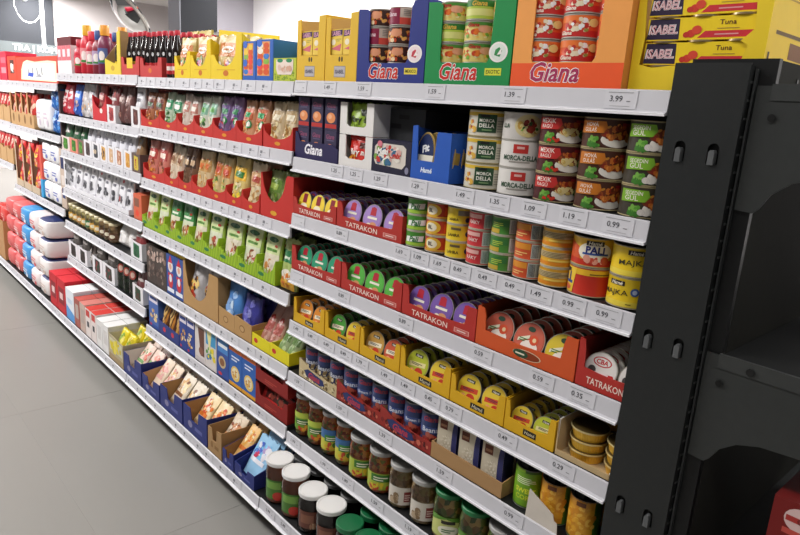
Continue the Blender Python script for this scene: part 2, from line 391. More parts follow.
sm = MB().box(PWW, PWW+.0012, .003, .012, 0, .0035, '#8b8d8e').mesh('slot_edge', 'tinplate')
for k in range(40):
    ob('slot_edge', sm, es, (0, .0, PZ-.03-k*.0283))
ob('side_cover', MB().box(PWW+.003, PWW+.006, .008, .016, 0, PZ-.008, '#343636').mesh('side_cover', 'black_steel'), es)
tag(es, 'black slotted steel end post with pairs of hooks', 'post')
ep = ob('end_back_panel', None, None, (0, 0, 0))
ob('panel', MB().box(1.302, 1.3225, .030, .95, .02, 1.575, '#0d0e10').mesh('panel', 'black_steel'), ep)
ob('panel_edge', MB().box(1.3225, 1.327, .030, .95, .03, 1.576, '#2a2a26').mesh('panel_edge', 'matte_black'), ep)
ob('keyhole', MB().prism([(.105, 1.535), (.112, 1.533), (.112, 1.552), (.105, 1.554)], 1.327, 1.3285, '#050505', 'x').mesh('keyhole', 'black_steel'), ep)
tag(ep, 'black steel back panel closing the end of the shelving row', 'panel')
def end_shelf(zt, label, deckcol='#242525'):
    r = ob('end_shelf', None, None, (1.304, .011, zt))
    pts = [(0, 0), (.50, 0), (.50, -.06), (.30, -.115), (.17, -.128), (.11, -.133), (.075, -.145), (.05, -.165), (.036, -.19), (.028, -.198), (.0, -.196)]
    ob('bracket', MB().prism(pts[::-1], 0, .004, '#333534').mesh('bracket', 'black_steel'), r)
    ob('deck', MB().box(.026, .5, .0055, .9, -.012, .002, deckcol).mesh('deck', 'matte_black'), r)
    ob('deck_edge', MB().box(.022, .5, -.002, .005, -.022, .003, '#3a3c3b').mesh('deck_edge', 'black_steel'), r)
    ob('rivet', MB().lathe([(.006, -.004), (.006, -.003), (0, -.002)], 10, '#0d0d0d', .03, -.048, 'y').mesh('rivet', 'black_steel'), r)
    ob('rivet', MB().lathe([(.007, -.005), (.007, -.004), (0, -.003)], 10, '#1a1a1a', .075, -.012, 'y').mesh('rivet', 'black_steel'), r)
    tag(r, label, 'shelf')
end_shelf(1.537, 'empty black end shelf with curved bracket, level with the top shelf')
end_shelf(1.093, 'empty black end shelf with curved bracket at mid height')
end_shelf(.655, 'low black end shelf below the red carton')
rc = ob('carton', None, None, (1.447, .03, .6575))
rb = MB().box(0, .20, 0, .3, 0, .225, '#741c1a'); ob('body', rb.mesh('body', 'printed_card'), rc)
a = Art(); a.ell(.045, .195, .026, .022, '#d8b8b4', 1); a.rect(.022, .190, .07, .2, '#a8302b', 2); a.rect(.02, .166, .07, .176, '#c04a40', 1)
a.text('o', .045, .195, .012, '#741c1a', 2)
ob('print', a.mesh('print', 'printed_label', m_front(0)), rc)
tag(rc, 'dark red carton with a pale globe emblem on the end shelf', 'carton')

# ================================================================== product builders (each returns a list of parts)
KR = '#b58a58'; KR2 = '#c79f70'
def can_parts(r, h, col, art=None, lid='#b9b4a8', rim='#b3aea4', n=28, mat='printed_label', lidmat='tinplate'):
    body = MB().lathe([(r*.97, .0), (r, .0008), (r, .0018), (r*.985, .0028), (r*.985, h-.0028), (r, h-.0018), (r, h-.0008), (r*.965, h), (r*.95, h-.003)], n, [rim, rim, rim, col, rim, rim, rim, rim])
    top = MB().lathe([(r*.95, h-.0032), (r*.80, h-.0032), (r*.78, h-.0018), (r*.70, h-.0018), (r*.68, h-.0032), (0, h-.0032)][::-1], n, lid, cap=False)
    parts = [('body', body.mesh('body', mat))]
    tab = MB().box(-r*.16, r*.16, -r*.75, -r*.15, h-.003, h-.0015, lid)
    parts.append(('lid', top.mesh('lid', lidmat), [('pull_tab', tab.mesh('pull_tab', lidmat))]))
    if art: parts.append(('label', art.mesh('label', mat, m_cyl(r*.987), r*.11)))
    return parts

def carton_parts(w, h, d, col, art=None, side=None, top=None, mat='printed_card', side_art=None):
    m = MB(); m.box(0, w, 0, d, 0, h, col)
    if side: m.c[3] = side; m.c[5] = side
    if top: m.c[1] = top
    parts = [('body', m.mesh('body', mat))]
    if art: parts.append(('front_print', art.mesh('front_print', mat, m_front(0))))
    if side_art: parts.append(('side_print', side_art.mesh('side_print', mat, m_right(w))))
    return parts

def tray_parts(w, d, top, hs, hb, col, inner=None, art=None, t=.003, side=None, back=True, mat='printed_card'):
    """open cardboard tray/display: top = outline of the front panel's upper edge from left to right as (x, z)"""
    inner = inner or col; side = side or col
    f = MB().prism([(0, 0), (w, 0)]+top[::-1], 0, t, col, 'y', inner)
    m = MB(); zl = top[0][1]; zr = top[-1][1]
    for x0, x1, zz, co in ((0, t, zl, (inner, side)), (w-t, w, zr, (side, inner))):
        pts = [(t, 0), (d, 0), (d, hb), (d*.45, hs), (t, zz)]
        m.prism(pts, x1 if x0 else x0, x0 if x0 else x1, side, 'x', inner)
    m.box(t, w-t, t, d-t, 0, .002, inner)
    b = MB().box(t, w-t, d-t, d, 0, hb, inner)
    parts = [('front_panel', f.mesh('front_panel', mat), [('front_print', art.mesh('front_print', mat, m_front(0)))] if art else []), ('side_walls', m.mesh('side_walls', mat))]
    if back: parts.append(('back_panel', b.mesh('back_panel', mat)))
    return parts

def arc(x0, x1, z, depth, n=8, p=1.0):      # a dip between x0 and x1
    return [(x0+(x1-x0)*k/n, z-depth*(math.sin(PI*k/n)**p)) for k in range(n+1)]

def pouch_parts(w, h, t, col, art=None, seed=1, mat='foil_pouch', top=.08, waist=.0, back=None, tip=None):
    q = random.Random(seed); nx, nz = 13, 17; ph = [q.uniform(0, 6.3) for _ in range(8)]; amp = min(.0035, t*.09)
    def shape(u, v):                       # half thickness at (u in -w/2..w/2, v in 0..h)
        e = min(1, abs(2*u/w)); a = max(0, 1-e**2.6); s = min(1, max(0, v/h))
        z = min(1, (1-s)/.5)**.8*min(1, .35+s*5)
        x = u/w*6.3
        cr = math.sin(s*13+ph[0]+x*1.3)+.8*math.sin(s*7-x*2.1+ph[1])+.7*math.sin(x*3.1+s*19+ph[2])+.6*abs(math.sin(s*16+x*1.7+ph[3]))-.5*abs(math.sin(x*2.6-s*10+ph[4]))
        return t/2*(a**.6)*z*.86+.0012+amp*cr*.55*min(1, a*2)*min(1, z+.35)+amp*1.2
    def wid(v): s = min(1, max(0, v/h)); return 1-.035*math.sin(PI*s)-.02*math.sin(s*8+ph[5])
    vs = []; fs = []; N0 = nx*nz; cc = []
    for sgn in (-1, 1):
        for j in range(nz):
            for i in range(nx):
                u = -w/2+w*i/(nx-1); v = h*j/(nz-1); vs.append((u*wid(v), sgn*shape(u, v), v+(.003*math.sin(i*1.9+ph[6]) if j == nz-1 else 0)))
    for j in range(nz-1):
        for i in range(nx-1):
            a0 = j*nx+i; c = tip if (tip and j >= nz-2) else col
            fs.append((a0, a0+1, a0+nx+1, a0+nx)); cc.append(c); fs.append((N0+a0+1, N0+a0, N0+a0+nx, N0+a0+nx+1)); cc.append(back or col)
    for j in range(nz-1):
        a0 = j*nx; fs.append((a0, a0+nx, N0+a0+nx, N0+a0)); cc.append(col)
        a0 = j*nx+nx-1; fs.append((a0+nx, a0, N0+a0, N0+a0+nx)); cc.append(col)
    for i in range(nx-1): fs.append((i+1, i, N0+i, N0+i+1)); cc.append(col); a0 = (nz-1)*nx+i; fs.append((a0, a0+1, N0+a0+1, N0+a0)); cc.append(col)
    m = MB().add(vs, fs, cc, True)
    parts = [('bag', m.mesh('bag', mat, 70))]
    if art: parts.append(('print', art.mesh('print', mat, lambda u, v, hh: (u*wid(v), -shape(u, v)-.0008-hh, v), w/12, h/16)))
    return parts

def jar_parts(r, h, lid, content, label=None, lidh=.013, n=26, neck=.88, lidin=None):
    prof = [(r*.9, 0), (r*.99, .004), (r, .012), (r, h*.70), (r*.97, h*.76), (r*neck, h*.83), (r*neck, h-.004)]
    inn = [(max(a-.002, .001), z+.0015) for a, z in prof]; inn[-1] = (inn[-1][0], h-.010)
    cont = MB().lathe(inn, n, '#ffffff'); gl = MB().lathe(prof, n, '#ffffff', cap=False)
    lr = r*neck+.003
    ld = MB().lathe([(lr-.001, h-lidh), (lr, h-lidh+.001), (lr, h-.002), (lr-.002, h), (lr*.86, h), (lr*.84, h-.0012), (0, h-.0012)], n, [lid]*4+[lid, lidin or lid])
    parts = [('contents', cont.mesh('contents', content)), ('glass', gl.mesh('glass', 'jar_glass')), ('lid', ld.mesh('lid', 'plastic'))]
    if label: parts.append(('label', label.mesh('label', 'printed_label', m_cyl(r+.0006), r*.11)))
    return parts

def bottle_parts(r, h, col, cap, art=None, n=16, squeeze=False, neck=None):
    if squeeze: prof = [(r*.85, 0), (r, .008), (r*.96, h*.35), (r*1.0, h*.55), (r*.85, h*.70), (r*.45, h*.80)]
    else: prof = [(r*.88, 0), (r, .006), (r, h*.55), (r*.86, h*.66), (r*.58, h*.78), (r*.45, h*.91)]
    body = MB().lathe(prof, n, col)
    cr = r*(.50 if not squeeze else .62)
    cp = MB().lathe([(cr, prof[-1][1]-.002), (cr, h-.004), (cr*.9, h)], n, cap)
    parts = [('bottle_body', body.mesh('bottle_body', 'dark_glass' if not squeeze else 'plastic')), ('cap', cp.mesh('cap', 'plastic'))]
    if art: parts.append(('label', art.mesh('label', 'printed_label', m_cyl(r+.0005), r*.13)))
    if neck: parts.append(('pale_oval', Art().ell(.004, h*.50, .005, .008, neck, 1).mesh('pale_oval', 'printed_label', m_cyl(r+.0005), r*.13)))  # plain pale oval on the bottle side
    return parts

def tin_parts(r, d, lid, art=None, rim='#cfc9ba', side='#8f8a7e', n=26, side_mat='tinplate'):
    """flat round tin standing on edge: lid faces -y, lowest point at z = 0"""
    b = MB().lathe([(r*.96, 0), (r, .0), (r, .0025), (r*.93, .004), (r*.86, d), (0, d)], n, [rim, rim, rim, side, side], 0, r, 'y', cap=False)
    l = MB().lathe([(0, .0003), (r*.97, .0003)], n, lid, 0, r, 'y', cap=False)
    parts = [('tin_body', b.mesh('tin_body', side_mat)), ('lid', l.mesh('lid', 'printed_label'), [('lid_print', art.mesh('lid_print', 'printed_label', lambda u, v, h: (u, -h, v+r)))] if art else [])]
    return parts
def flat_tin_parts(r, h, col, lid, art=None, n=30):
    vs = []; fs = []; cc = []; N2 = 84
    rows = [(.83, 0, 1), (.85, h*.06, 1), (.945, h*.80, 1), (.96, h*.86, 0), (1.0, h*.88, 0), (1.0, h*.98, 0), (.96, h, 0)]
    for j, (q, z, rib) in enumerate(rows):
        for k in range(N2):
            a = 2*PI*k/N2; rr = r*q*(1-(.018 if rib and k % 2 else 0)); vs.append((rr*math.cos(a), rr*math.sin(a), z))
    for j in range(len(rows)-1):
        for k in range(N2):
            k2 = (k+1) % N2; fs.append((j*N2+k, j*N2+k2, (j+1)*N2+k2, (j+1)*N2+k)); cc.append(col if j < 3 else '#e0cf95')
    fs.append(tuple(range(N2-1, -1, -1))); cc.append(col)
    b = MB().add(vs, fs, cc)
    l = MB().lathe([(0, h+.0002), (r*.95, h+.0002)], n, lid, cap=False)
    return [('tin_body', b.mesh('tin_body', 'gold_tinplate')), ('lid', l.mesh('lid', 'printed_label'))]

def ztop(b, k): return SH[b][k]+DK
ROT = math.radians
FOOD = ['#7a3418', '#a5501f', '#c46a26', '#5e2410', '#d98a3a', '#8e2a16']
GREEN = ['#3f7a2a', '#5a9a35', '#2d5c22', '#76b048']
VEG = ['#c8402a', '#e2952c', '#6b9a33', '#e8c25a', '#a83222']
# ================================================================== NEAREST BAY
# ---- top shelf
z = ztop(0, 0)
def fish_pack(seed):
    a = Art(); a.rect(.002, .002, .058, .066, '#eccb52', 1); a.poly([(.002, .048), (.058, .052), (.058, .066), (.002, .064)], '#3a2450', 2); a.text('ISABEL', .03, .057, .048, '#d9a0b8', 3, 0, .03)
    a.poly([(.006, .016), (.050, .010), (.055, .030)], '#d86a78', 2); a.ell(.018, .034, .010, .008, '#f2e6c8', 2); a.lines(.03, .036, .055, .045, 2, '#b8a04a', 2)
    return carton_parts(.060, .068, .03, '#e0bd48', a)
FP = [fish_pack(1)]
for i, (xa, xb) in enumerate([(-.006, .136), (.140, .284)]):
    w = xb-xa; nm = ['leftmost', 'second'][i]
    a = Art(); a.rect(w*.30, .012, w*.66, .042, '#8d8a90', 1); a.rect(w*.31, .0135, w*.65, .0405, '#b9b4b8', 2); a.text('ISABEL', w*.48, .027, w*.28, '#4a4456', 3, 0, .02); a.ell(w*.46, .06, .004, .007, '#4a3a20', 1); a.ell(w*.54, .06, .004, .007, '#4a3a20', 1)
    P = tray_parts(w, .30, [(0, .170), (w*.13, .172), (w*.15, .072), (w*.75, .070), (w*.77, .178), (w, .180)], .182, .182, '#e2b62f', '#caa258', a)
    place(P, 'display_carton', f'yellow cardboard display carton with grey label, {nm} on the top shelf of the nearest bay', 'carton', (xa, .012, z))
    for c in range(2):
        for rw in range(2):
            place(FP[0], 'fish_pack', f'small yellow and purple fish pack, {["left", "right"][c]} {["lower", "upper"][rw]} in the {nm} yellow carton', 'food pack', (xa+.010+c*.0625, .018, z+.003+rw*.069), group='fish packs in yellow cartons')
def giana_can(kind):
    a = Art(); r = .0375; h = .0445
    if kind == 'mex': col = '#d7d2c6'; a.rect(-.075, .004, .075, .052, '#3c2018', 1); a.blobs(0, .028, .06, .016, ['#e58a3a', '#f0b85a', '#c84a24', '#f3d9b0', '#7a2a40', '#e8a878'], 46, .0065, 2, 3); a.ell(.0, .036, .018, .012, '#e8a07a', 5); a.text('Giana', -.04, .014, .03, '#c02a3a', 6, .2, .03)
    elif kind == 'exo': col = '#5b9a3a'; a.rect(-.075, .004, .075, .052, '#e7d27a', 1); a.blobs(0, .024, .065, .012, ['#e5752a', '#f0c05a', '#c8421f', '#f3e3b0', '#7fae3a'], 40, .006, 2, 4); a.ell(.015, .034, .016, .010, '#eaa583', 5); a.rect(-.07, .044, .07, .052, '#4d8a33', 3); a.text('Giana', -.015, .045, .032, '#b8241f', 6, .2, .03)
    elif kind == 'mexb': col = '#a02440'; a.rect(-.075, .004, .075, .052, '#c9b9ac', 1); a.rect(-.075, .004, .0, .052, '#8c2142', 2); a.rect(.0, .004, .075, .024, '#d24a3c', 2); a.text('Giana', -.03, .034, .04, '#e9c9d0', 3, .2, .03); a.lines(.01, .03, .06, .05, 4, '#8b8480', 3)
    elif kind == 'exob': col = '#3f8a35'; a.rect(-.075, .004, .075, .052, '#b9cf4a', 1); a.rect(-.075, .036, .075, .052, '#2f7a30', 2); a.text('Giana', .0, .044, .04, '#e2b84a', 3, .2, .03); a.rect(-.05, .012, .05, .03, '#dfe08a', 2)
    else: col = '#e4552a'; a.rect(-.075, .004, .075, .018, '#cf2f2c', 1); a.rect(-.075, .036, .075, .052, '#ee7a35', 1); a.blobs(.005, .03, .035, .014, ['#f4e6c8', '#e9a07a', '#f0c8a0', '#c8322a', '#ffffff', '#9aa04a'], 34, .006, 2, 6); a.ell(.03, .036, .011, .010, '#f2dc8a', 5); a.text('Giana', -.03, .012, .03, '#f6e9d8', 6, .2, .03)
    a.sh = [([(x*.88, y*.795) for x, y in v], f, c, l) for v, f, c, l in a.sh]
    return can_parts(r, h, col, a)
GC = {k: giana_can(k) for k in ('mex', 'exo', 'mexb', 'exob', 'tun')}
def giana_box(xa, xb, col, post, band, kinds, tagtxt, tagcol, colour, h=.186, lowband=None):
    w = xb-xa; a = Art()
    a.text('Giana', w*.42, .030, w*.46, '#ffffff' if band else '#f4e1c0', 2, .25, .045); a.text('Giana', w*.42, .030, w*.45, '#c82a1e' if band != 'o' else '#a8305a', 3, .25, .02)
    if tagtxt: a.rect(w*.73, .022, w*.91, .037, tagcol, 1); a.text(tagtxt, w*.82, .0295, w*.15, '#5a5a20', 2, 0, .02)
    a2 = Art()
    if band != 'o':
        a.ell(w*.86, .070, w*.10, .021, '#f3ece8', 1, 26); a.ell(w*.86, .070, w*.082, .017, '#dfe6dd' if tagtxt == 'EXOTIC' else '#f0dfe0', 2, 26)
        lc = '#2f8a4a' if tagtxt == 'EXOTIC' else '#c43a4a'
        a.poly([(w*.82, .064), (w*.88, .060), (w*.90, .072), (w*.87, .080), (w*.83, .075)], lc, 3); a.poly([(w*.85, .064), (w*.90, .066), (w*.89, .078)], '#f3ece8', 4)
    if lowband: a.rect(0, 0, w, .047, lowband, 1)
    top = [(0, h-.002), (w*.13, h-.004), (w*.175, h-.012), (w*.185, .056), (w*.20, .049), (w*.74, .049), (w*.765, .058), (w*.785, h-.012), (w*.82, h+.006), (w, h+.010)]
    P = tray_parts(w, .27, top, h, h, col, '#c9a878', a, side=post)
    place(P, 'display_carton', f'{colour} display carton of stacked food cans on the top shelf of the nearest bay', 'carton', (xa, .010, z))
    names = ['left', 'middle', 'right']
    for c in range(3):
        for rw in range(5 if band == 'o' else 4):
            k = kinds[(c+rw*2) % len(kinds)]
            place(GC[k], 'food_can', f'ring-pull can in the {colour} display carton, {names[c]} column, {ORD[rw]} row up', 'can', (xa+.049+c*.081, .054, z+.003+rw*.0455), (0, 0, ROT(30+rnd.uniform(-14, 14))), f'cans in the {colour} carton')
giana_box(.288, .548, '#23307f', '#2b3a90', 'b', ['mex', 'mexb', 'mex'], 'MEXICO', '#e6d044', 'navy blue')
giana_box(.551, .809, '#128a45', '#18914b', 'b', ['exo', 'exob', 'exo'], 'EXOTIC', '#d9dc3a', 'bright green')
giana_box(.813, 1.070, '#f0a152', '#f0a152', 'o', ['tun'], '', '', 'orange', h=.215, lowband='#ee5a28')
# yellow carton of tuna packs at the end
a = Art()
def tuna_pack():
    w = .205; h = .037; a = Art(); a.poly([(.0, .003), (.062, .002), (.060, h/.8-.002), (.004, h/.8-.001)], '#2a1c3c', 1)
    a.text('ISABEL', .031, h/.8*.5, .056, '#ffffff', 2, .1, .05, 0, .0205); a.text('ISABEL', .031, h/.8*.5, .053, '#c8283a', 3, .1, .028, 0, .0185); a.text('ISABEL', .031, h/.8*.5, .052, '#f6eef0', 4, .1, -.012, 0, .0165)
    a.poly([(.095, .004), (.195, .004), (.195, .017), (.108, .0175)], '#cf2f37', 1); a.rect(.125, .009, .165, .0115, '#e8a0a0', 2)
    a.ell(.083, .013, .008, .008, '#cf3a28', 2); a.ell(.093, .020, .009, .009, '#d94630', 3); a.ell(.075, .011, .006, .006, '#c23020', 2)
    a.text('Tuna', .145, .034, .028, '#6a3a1c', 2, 0, .01); a.rect(.128, .021, .165, .0225, '#b8923a', 2)
    a.sh = [([(x, y*.80) for x, y in v], f, c, l) for v, f, c, l in a.sh]
    m = MB(); m.box(0, w, 0, .045, 0, h, '#f3d21c')
    parts = [('wrap', m.mesh('wrap', 'printed_label')), ('print', a.mesh('print', 'printed_label', m_front(0)))]
    tb = MB().lathe([(.029, -.0035), (.030, -.003), (.030, .0005), (.028, .001)], 20, '#c9b79a', 0, 0)
    for cx in (.033, .100, .168):
        parts.append(('tin_rim', MB().lathe([(.028, -.0038), (.031, -.003), (.031, .0), (.029, .0002)], 22, '#c6b08a', cx, .026).mesh('tin_rim', 'tinplate')))
    return parts
TP = tuna_pack()
xa, xb = 1.072, 1.298; w = xb-xa
a = Art(); a.rect(w*.56, .012, w*.80, .034, '#b9b6b4', 1); a.text('ISABEL', w*.68, .023, w*.21, '#3a3440', 2, 0, .03)
tp = [(0, .27), (.018, .268), (.022, .21), (.014, .15), (.02, .09), (.016, .046), (.04, .040), (.08, .044), (.15, .041), (.190, .046), (.198, .075), (.186, .082), (.205, .10), (.199, .16), (.208, .27), (w, .27)]
P = tray_parts(w, .36, tp, .27, .27, '#edcd2a', '#d8b04a', a, side='#eac42c')
sl = Art(); sl.rect(.03, .095, .33, .101, '#6a4c1a', 1); sl.rect(.03, .15, .36, .153, '#b8901e', 1); sl.rect(.010, .052, .018, .066, '#4a3a14', 1); sl.poly([(.10, .062), (.20, .060), (.20, .086), (.10, .088)], '#7a4a1c', 1)
P[1] = (P[1][0], P[1][1], [('side_slit', sl.mesh('side_slit', 'printed_card', m_right(w)))])
place(P, 'display_carton', 'tall torn yellow carton of tuna packs beside the black end post', 'carton', (xa, .030, z))
for k in range(7):
    place(TP, 'tuna_pack', f'yellow and navy three-tin tuna pack, {ORD[k]} from the bottom in the torn yellow carton', 'food pack', (xa+.020, .036, z+.005+k*.0405), group='tuna packs in the torn yellow carton', scale=(.96, 1, 1))
# ---- second shelf
z = ztop(0, 1); zz = z
# navy tray with six drink-size packs
xa, xb = XU(295, .012, z), XU(337, .012, z); w = xb-xa
a = Art(); a.text('Giana', w*.45, .030, w*.42, '#f2eef4', 1, .25, .03)
P = tray_parts(w, .22, [(0, .078), (w*.06, .075), (w*.12, .050), (w*.85, .052), (w, .040)], .09, .09, '#2c2650', '#3a3358', a)
place(P, 'cardboard_tray', 'navy cardboard tray of six fruit packs at the left end of the second shelf', 'tray', (xa, .012, z))
def fruit_pack():
    w = .0585; h = .088; a = Art(); a.rect(.001, .001, w-.001, h-.001, '#39324f', 1); a.ell(w*.5, h*.40, w*.36, h*.17, '#e8915a', 2, 20); a.ell(w*.42, h*.44, w*.16, h*.08, '#f0b48a', 3, 14); a.rect(.002, .006, w-.002, h*.2, '#b8322e', 2); a.text('Giana', w*.5, h*.80, w*.7, '#8c4a6a', 2, .2, .03); a.rect(w*.2, h*.66, w*.8, h*.70, '#5a5270', 2)
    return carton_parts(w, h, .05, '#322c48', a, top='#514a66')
FP6 = fruit_pack()
for c in range(3):
    for rw in range(2):
        place(FP6, 'fruit_pack', f'dark purple fruit pack with peach picture, {["left", "middle", "right"][c]} of the {["lower", "upper"][rw]} row in the navy tray', 'food pack', (xa+.005+c*(w-.010)/3, .018, z+.003+rw*.0885), group='fruit packs in the navy tray')
# white boxes
xa, xb = XU(338.5, .012, z), XU(371, .012, z); w = xb-xa
for k in range(2):
    P = tray_parts(w, .20, [(0, .086), (w*.2, .086), (w*.21, .028), (w*.28, .022), (w*.72, .022), (w*.79, .028), (w*.80, .086), (w, .086)], .086, .086, '#e6e2de', '#d2ccc4')
    place(P, 'display_carton', f'white display box with U-shaped cut-out, {["lower one holding red pouches", "upper one holding green pouches"][k]}', 'carton', (xa, .012, z+k*.0875))
    c = ['#c8281e', '#8aa82a'][k]; a = Art(); a.text(['Bury m', 'Bury d'][k], 0, .037, .062, '#f3efe4' if k == 0 else '#2c3414', 1, 0, .03); a.rect(.01, .05, .045, .066, '#5a2418' if k == 0 else '#2a3014', 1); a.blobs(-.02, .02, .03, .01, ['#e8a02c', '#f2c040'] if k == 0 else ['#a8c84a', '#6c8c1c'], 12, .006, 1, 5)
    for j in range(2):
        place(pouch_parts(.092, .083, .03, c, a, 11+k), 'soup_pouch', f'{["red", "green"][k]} pouch, {["front", "back"][j]} one in the {["lower", "upper"][k]} white display box', 'pouch', (xa+w/2, .036+j*.045, z+.003+k*.0875), group='pouches in the white boxes')
# dark tray with picture and box behind
xa, xb = XU(371, .012, z), XU(409.5, .012, z); w = xb-xa
a = Art(); pts = [(w*.07, .030), (w*.12, .020), (w*.80, .016), (w*.88, .028), (w*.88, .068), (w*.80, .076), (w*.16, .076), (w*.08, .066)]
a.poly(pts, '#d8cfc4', 1); a.blobs(w*.42, .046, w*.32, .022, ['#c83a34', '#e8e0d4', '#7aa04a', '#d8a8a0', '#3a6a8a', '#f2f0ea'], 46, .010, 2, 8); a.text('Mexi', w*.30, .055, w*.3, '#f6f2ee', 6, .25, .04); a.text('mix', w*.66, .048, w*.22, '#c8322c', 6, .25, .04); a.ell(w*.22, .074, .010, .008, '#d87a8a', 6); a.ell(w*.92, .014, .007, .009, '#8a88a0', 2)
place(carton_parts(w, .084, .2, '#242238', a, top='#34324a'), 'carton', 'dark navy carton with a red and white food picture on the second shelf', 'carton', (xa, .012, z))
xa2 = XU(374, .07, z+.1); xb2 = XU(421, .07, z+.1)
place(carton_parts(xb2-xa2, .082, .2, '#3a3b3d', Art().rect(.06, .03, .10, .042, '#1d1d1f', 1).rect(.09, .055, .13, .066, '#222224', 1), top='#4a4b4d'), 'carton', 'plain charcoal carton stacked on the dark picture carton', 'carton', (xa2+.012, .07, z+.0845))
# blue tray with oval tins
xa, xb = XU(410, .012, z), XU(448, .012, z); w = xb-xa
a = Art(); a.text('Hamé', w*.42, .024, w*.30, '#dfe8f6', 1, .2, .04)
P = tray_parts(w, .15, [(0, .128), (w*.13, .130), (w*.16, .046), (w*.60, .046), (w*.64, .110), (w*.66, .118), (w, .118)], .118, .118, '#2a5bb8', '#23489a', a)
place(P, 'cardboard_tray', 'bright blue display tray of upright oval tins on the second shelf', 'tray', (xa, .012, z))
def oval_tin():
    b = MB(); r = .031; pts = [(r*math.cos(t)*1.0, .056+.054*math.sin(t)) for t in [2*PI*k/26 for k in range(26)]]
    b.prism(pts, 0, .022, '#c9a85a'); b.prism([(x*1.06, .056+(q-.056)*1.04) for x, q in pts], .001, .004, '#d8bc78')
    a = Art(); a.poly([(x*.93, .056+(q-.056)*.95) for x, q in pts], '#f0ead8', 1); a.poly([(x*.93, .056+(q-.056)*.95) for x, q in pts if q > .045], '#22305c', 2); a.text('Fit', .0, .072, .026, '#f2f2f2', 3, .2, .05, .3); a.ell(-.006, .022, .012, .010, '#e08a5a', 3); a.ell(.012, .030, .007, .007, '#4a6ab0', 3)
    return [('tin_body', b.mesh('tin_body', 'gold_tinplate')), ('lid_print', a.mesh('lid_print', 'printed_label', m_front(0)))]
OT = oval_tin()
for j in range(4):
    for c in range(2):
        place(OT, 'oval_tin', f'gold-rimmed navy oval tin, {["left", "right"][c]} file, {ORD[j]} from the front in the blue tray', 'tin', (xa+w*.28+c*.066, .017+j*.030, z+.004), (ROT(-6), 0, 0), group='oval tins in the blue tray')
# tall columns of meal cans
def meal_can(kind):
    r = .0475; h = .0585; a = Art()
    if kind == 'mg':
        col = '#d8d2c0'; a.rect(-.1, h-.013, .1, h-.005, '#d8b43a', 1); a.rect(-.016, .010, .028, h-.009, '#234a2c', 2); a.text('MORCA', .006, .036, .034, '#f0eee2', 3, 0, .03); a.text('DELLA', .006, .025, .034, '#f0eee2', 3, 0, .03); a.rect(-.008, .043, .012, .048, '#1c1c1c', 3); a.blobs(-.032, .022, .012, .014, ['#c8742a', '#e0b04a', '#a03a1c', '#e8dcc0'], 18, .006, 2, 3); a.rect(-.004, .014, .018, .017, '#7a9a6a', 3); a.rect(.055, .012, .075, .032, '#8a857a', 2); a.lines(.03, .012, .05, .04, 5, '#a8a294', 2)
    elif kind == 'mw':
        col = '#e4e0da'; a.rect(-.014, .032, .018, h-.008, '#c8342e', 2); a.rect(-.006, .041, .010, .046, '#e8b8b0', 3); a.text('MORCA-DELLA', .002, .022, .078, '#33533a', 3, 0, .03, 0, .011); a.rect(-.022, .012, .024, .0145, '#a09a90', 2)
    elif kind == 'mwp':
        col = '#cfcac4'; a.ell(.018, .031, .030, .024, '#d8c894', 1, 22); a.blobs(.018, .030, .024, .019, ['#e2cf8a', '#c8a04a', '#e8dca8'], 30, .006, 2, 2); a.blobs(.020, .033, .012, .011, ['#8a2a1c', '#a83a20', '#6a2014'], 16, .006, 4, 9); a.blobs(.018, .03, .02, .015, GREEN, 6, .003, 6, 4); a.text('LLA', -.034, .030, .02, '#33533a', 3, 0, .03)
    else:
        col, tg = {'red': ('#4a1418', '#c8322e'), 'org': ('#4a2618', '#c8741f'), 'grn': ('#3a3428', '#7cb02c')}[kind]
        a.ell(.024, .018, .031, .014, '#ece6da', 1, 20); a.ell(.024, .031, .034, .013, '#7a3418', 2, 20); a.blobs(.024, .033, .030, .012, FOOD+(['#e8cf8a']*4 if kind == 'red' else ['#c8862e']*2), 34, .0058, 3, 5); a.blobs(-.018, .013, .014, .008, GREEN, 14, .0055, 3, 6); a.blobs(.052, .022, .010, .010, GREEN if kind != 'org' else ['#b8741f', '#d89a3a'], 9, .006, 3, 7)
        if kind == 'red': a.blobs(.018, .024, .022, .006, ['#e8d494', '#d8ba64'], 14, .0045, 5, 8); a.blobs(-.012, .009, .012, .004, ['#c8321e'], 6, .004, 6, 3)
        if kind == 'grn': a.ell(.0, .012, .010, .007, '#e8e2d8', 6); a.ell(-.008, .011, .007, .006, '#d8d0c8', 6)
        a.poly([(-.052, .028), (-.004, .030), (.004, .040), (.0, h-.007), (-.052, h-.007)], tg, 6)
        t = {'red': ('MEXIK', 'RAGÚ'), 'org': ('HOVÄ', 'GULÁŠ'), 'grn': ('SEGEDÍN', 'GUL')}[kind]
        a.text(t[0], -.026, .046, .034 if kind != 'org' else .026, '#f6ece2', 7, 0, .004, 0, .009); a.text(t[1], -.029, .036, .026, '#f6ece2', 7, 0, .004, 0, .009); a.rect(.030, .045, .048, .050, '#8a1c20', 6)
    return can_parts(r, h, col, a, lid='#a8a294', rim='#a89a72' if kind in ('mg', 'red', 'org', 'grn') else '#b0aca4')
MC = {k: meal_can(k) for k in ('mg', 'mw', 'mwp', 'red', 'org', 'grn')}
colx = [(XU(483.5, .05, z), ['mg', 'mg', 'mg'], 'cream can with dark green label'), (XU(518.5, .05, z), ['mw', 'mw', 'mwp'], 'white luncheon can with small red square'),
        (XU(555, .05, z), ['red']*3, 'dark red stew can with pasta bowl'), (XU(599, .05, z), ['org']*3, 'brown and orange stew can'), (XU(643, .05, z), ['grn']*3, 'green-labelled stew can')]
xs = [.723, .824, .924, 1.025, 1.1245]
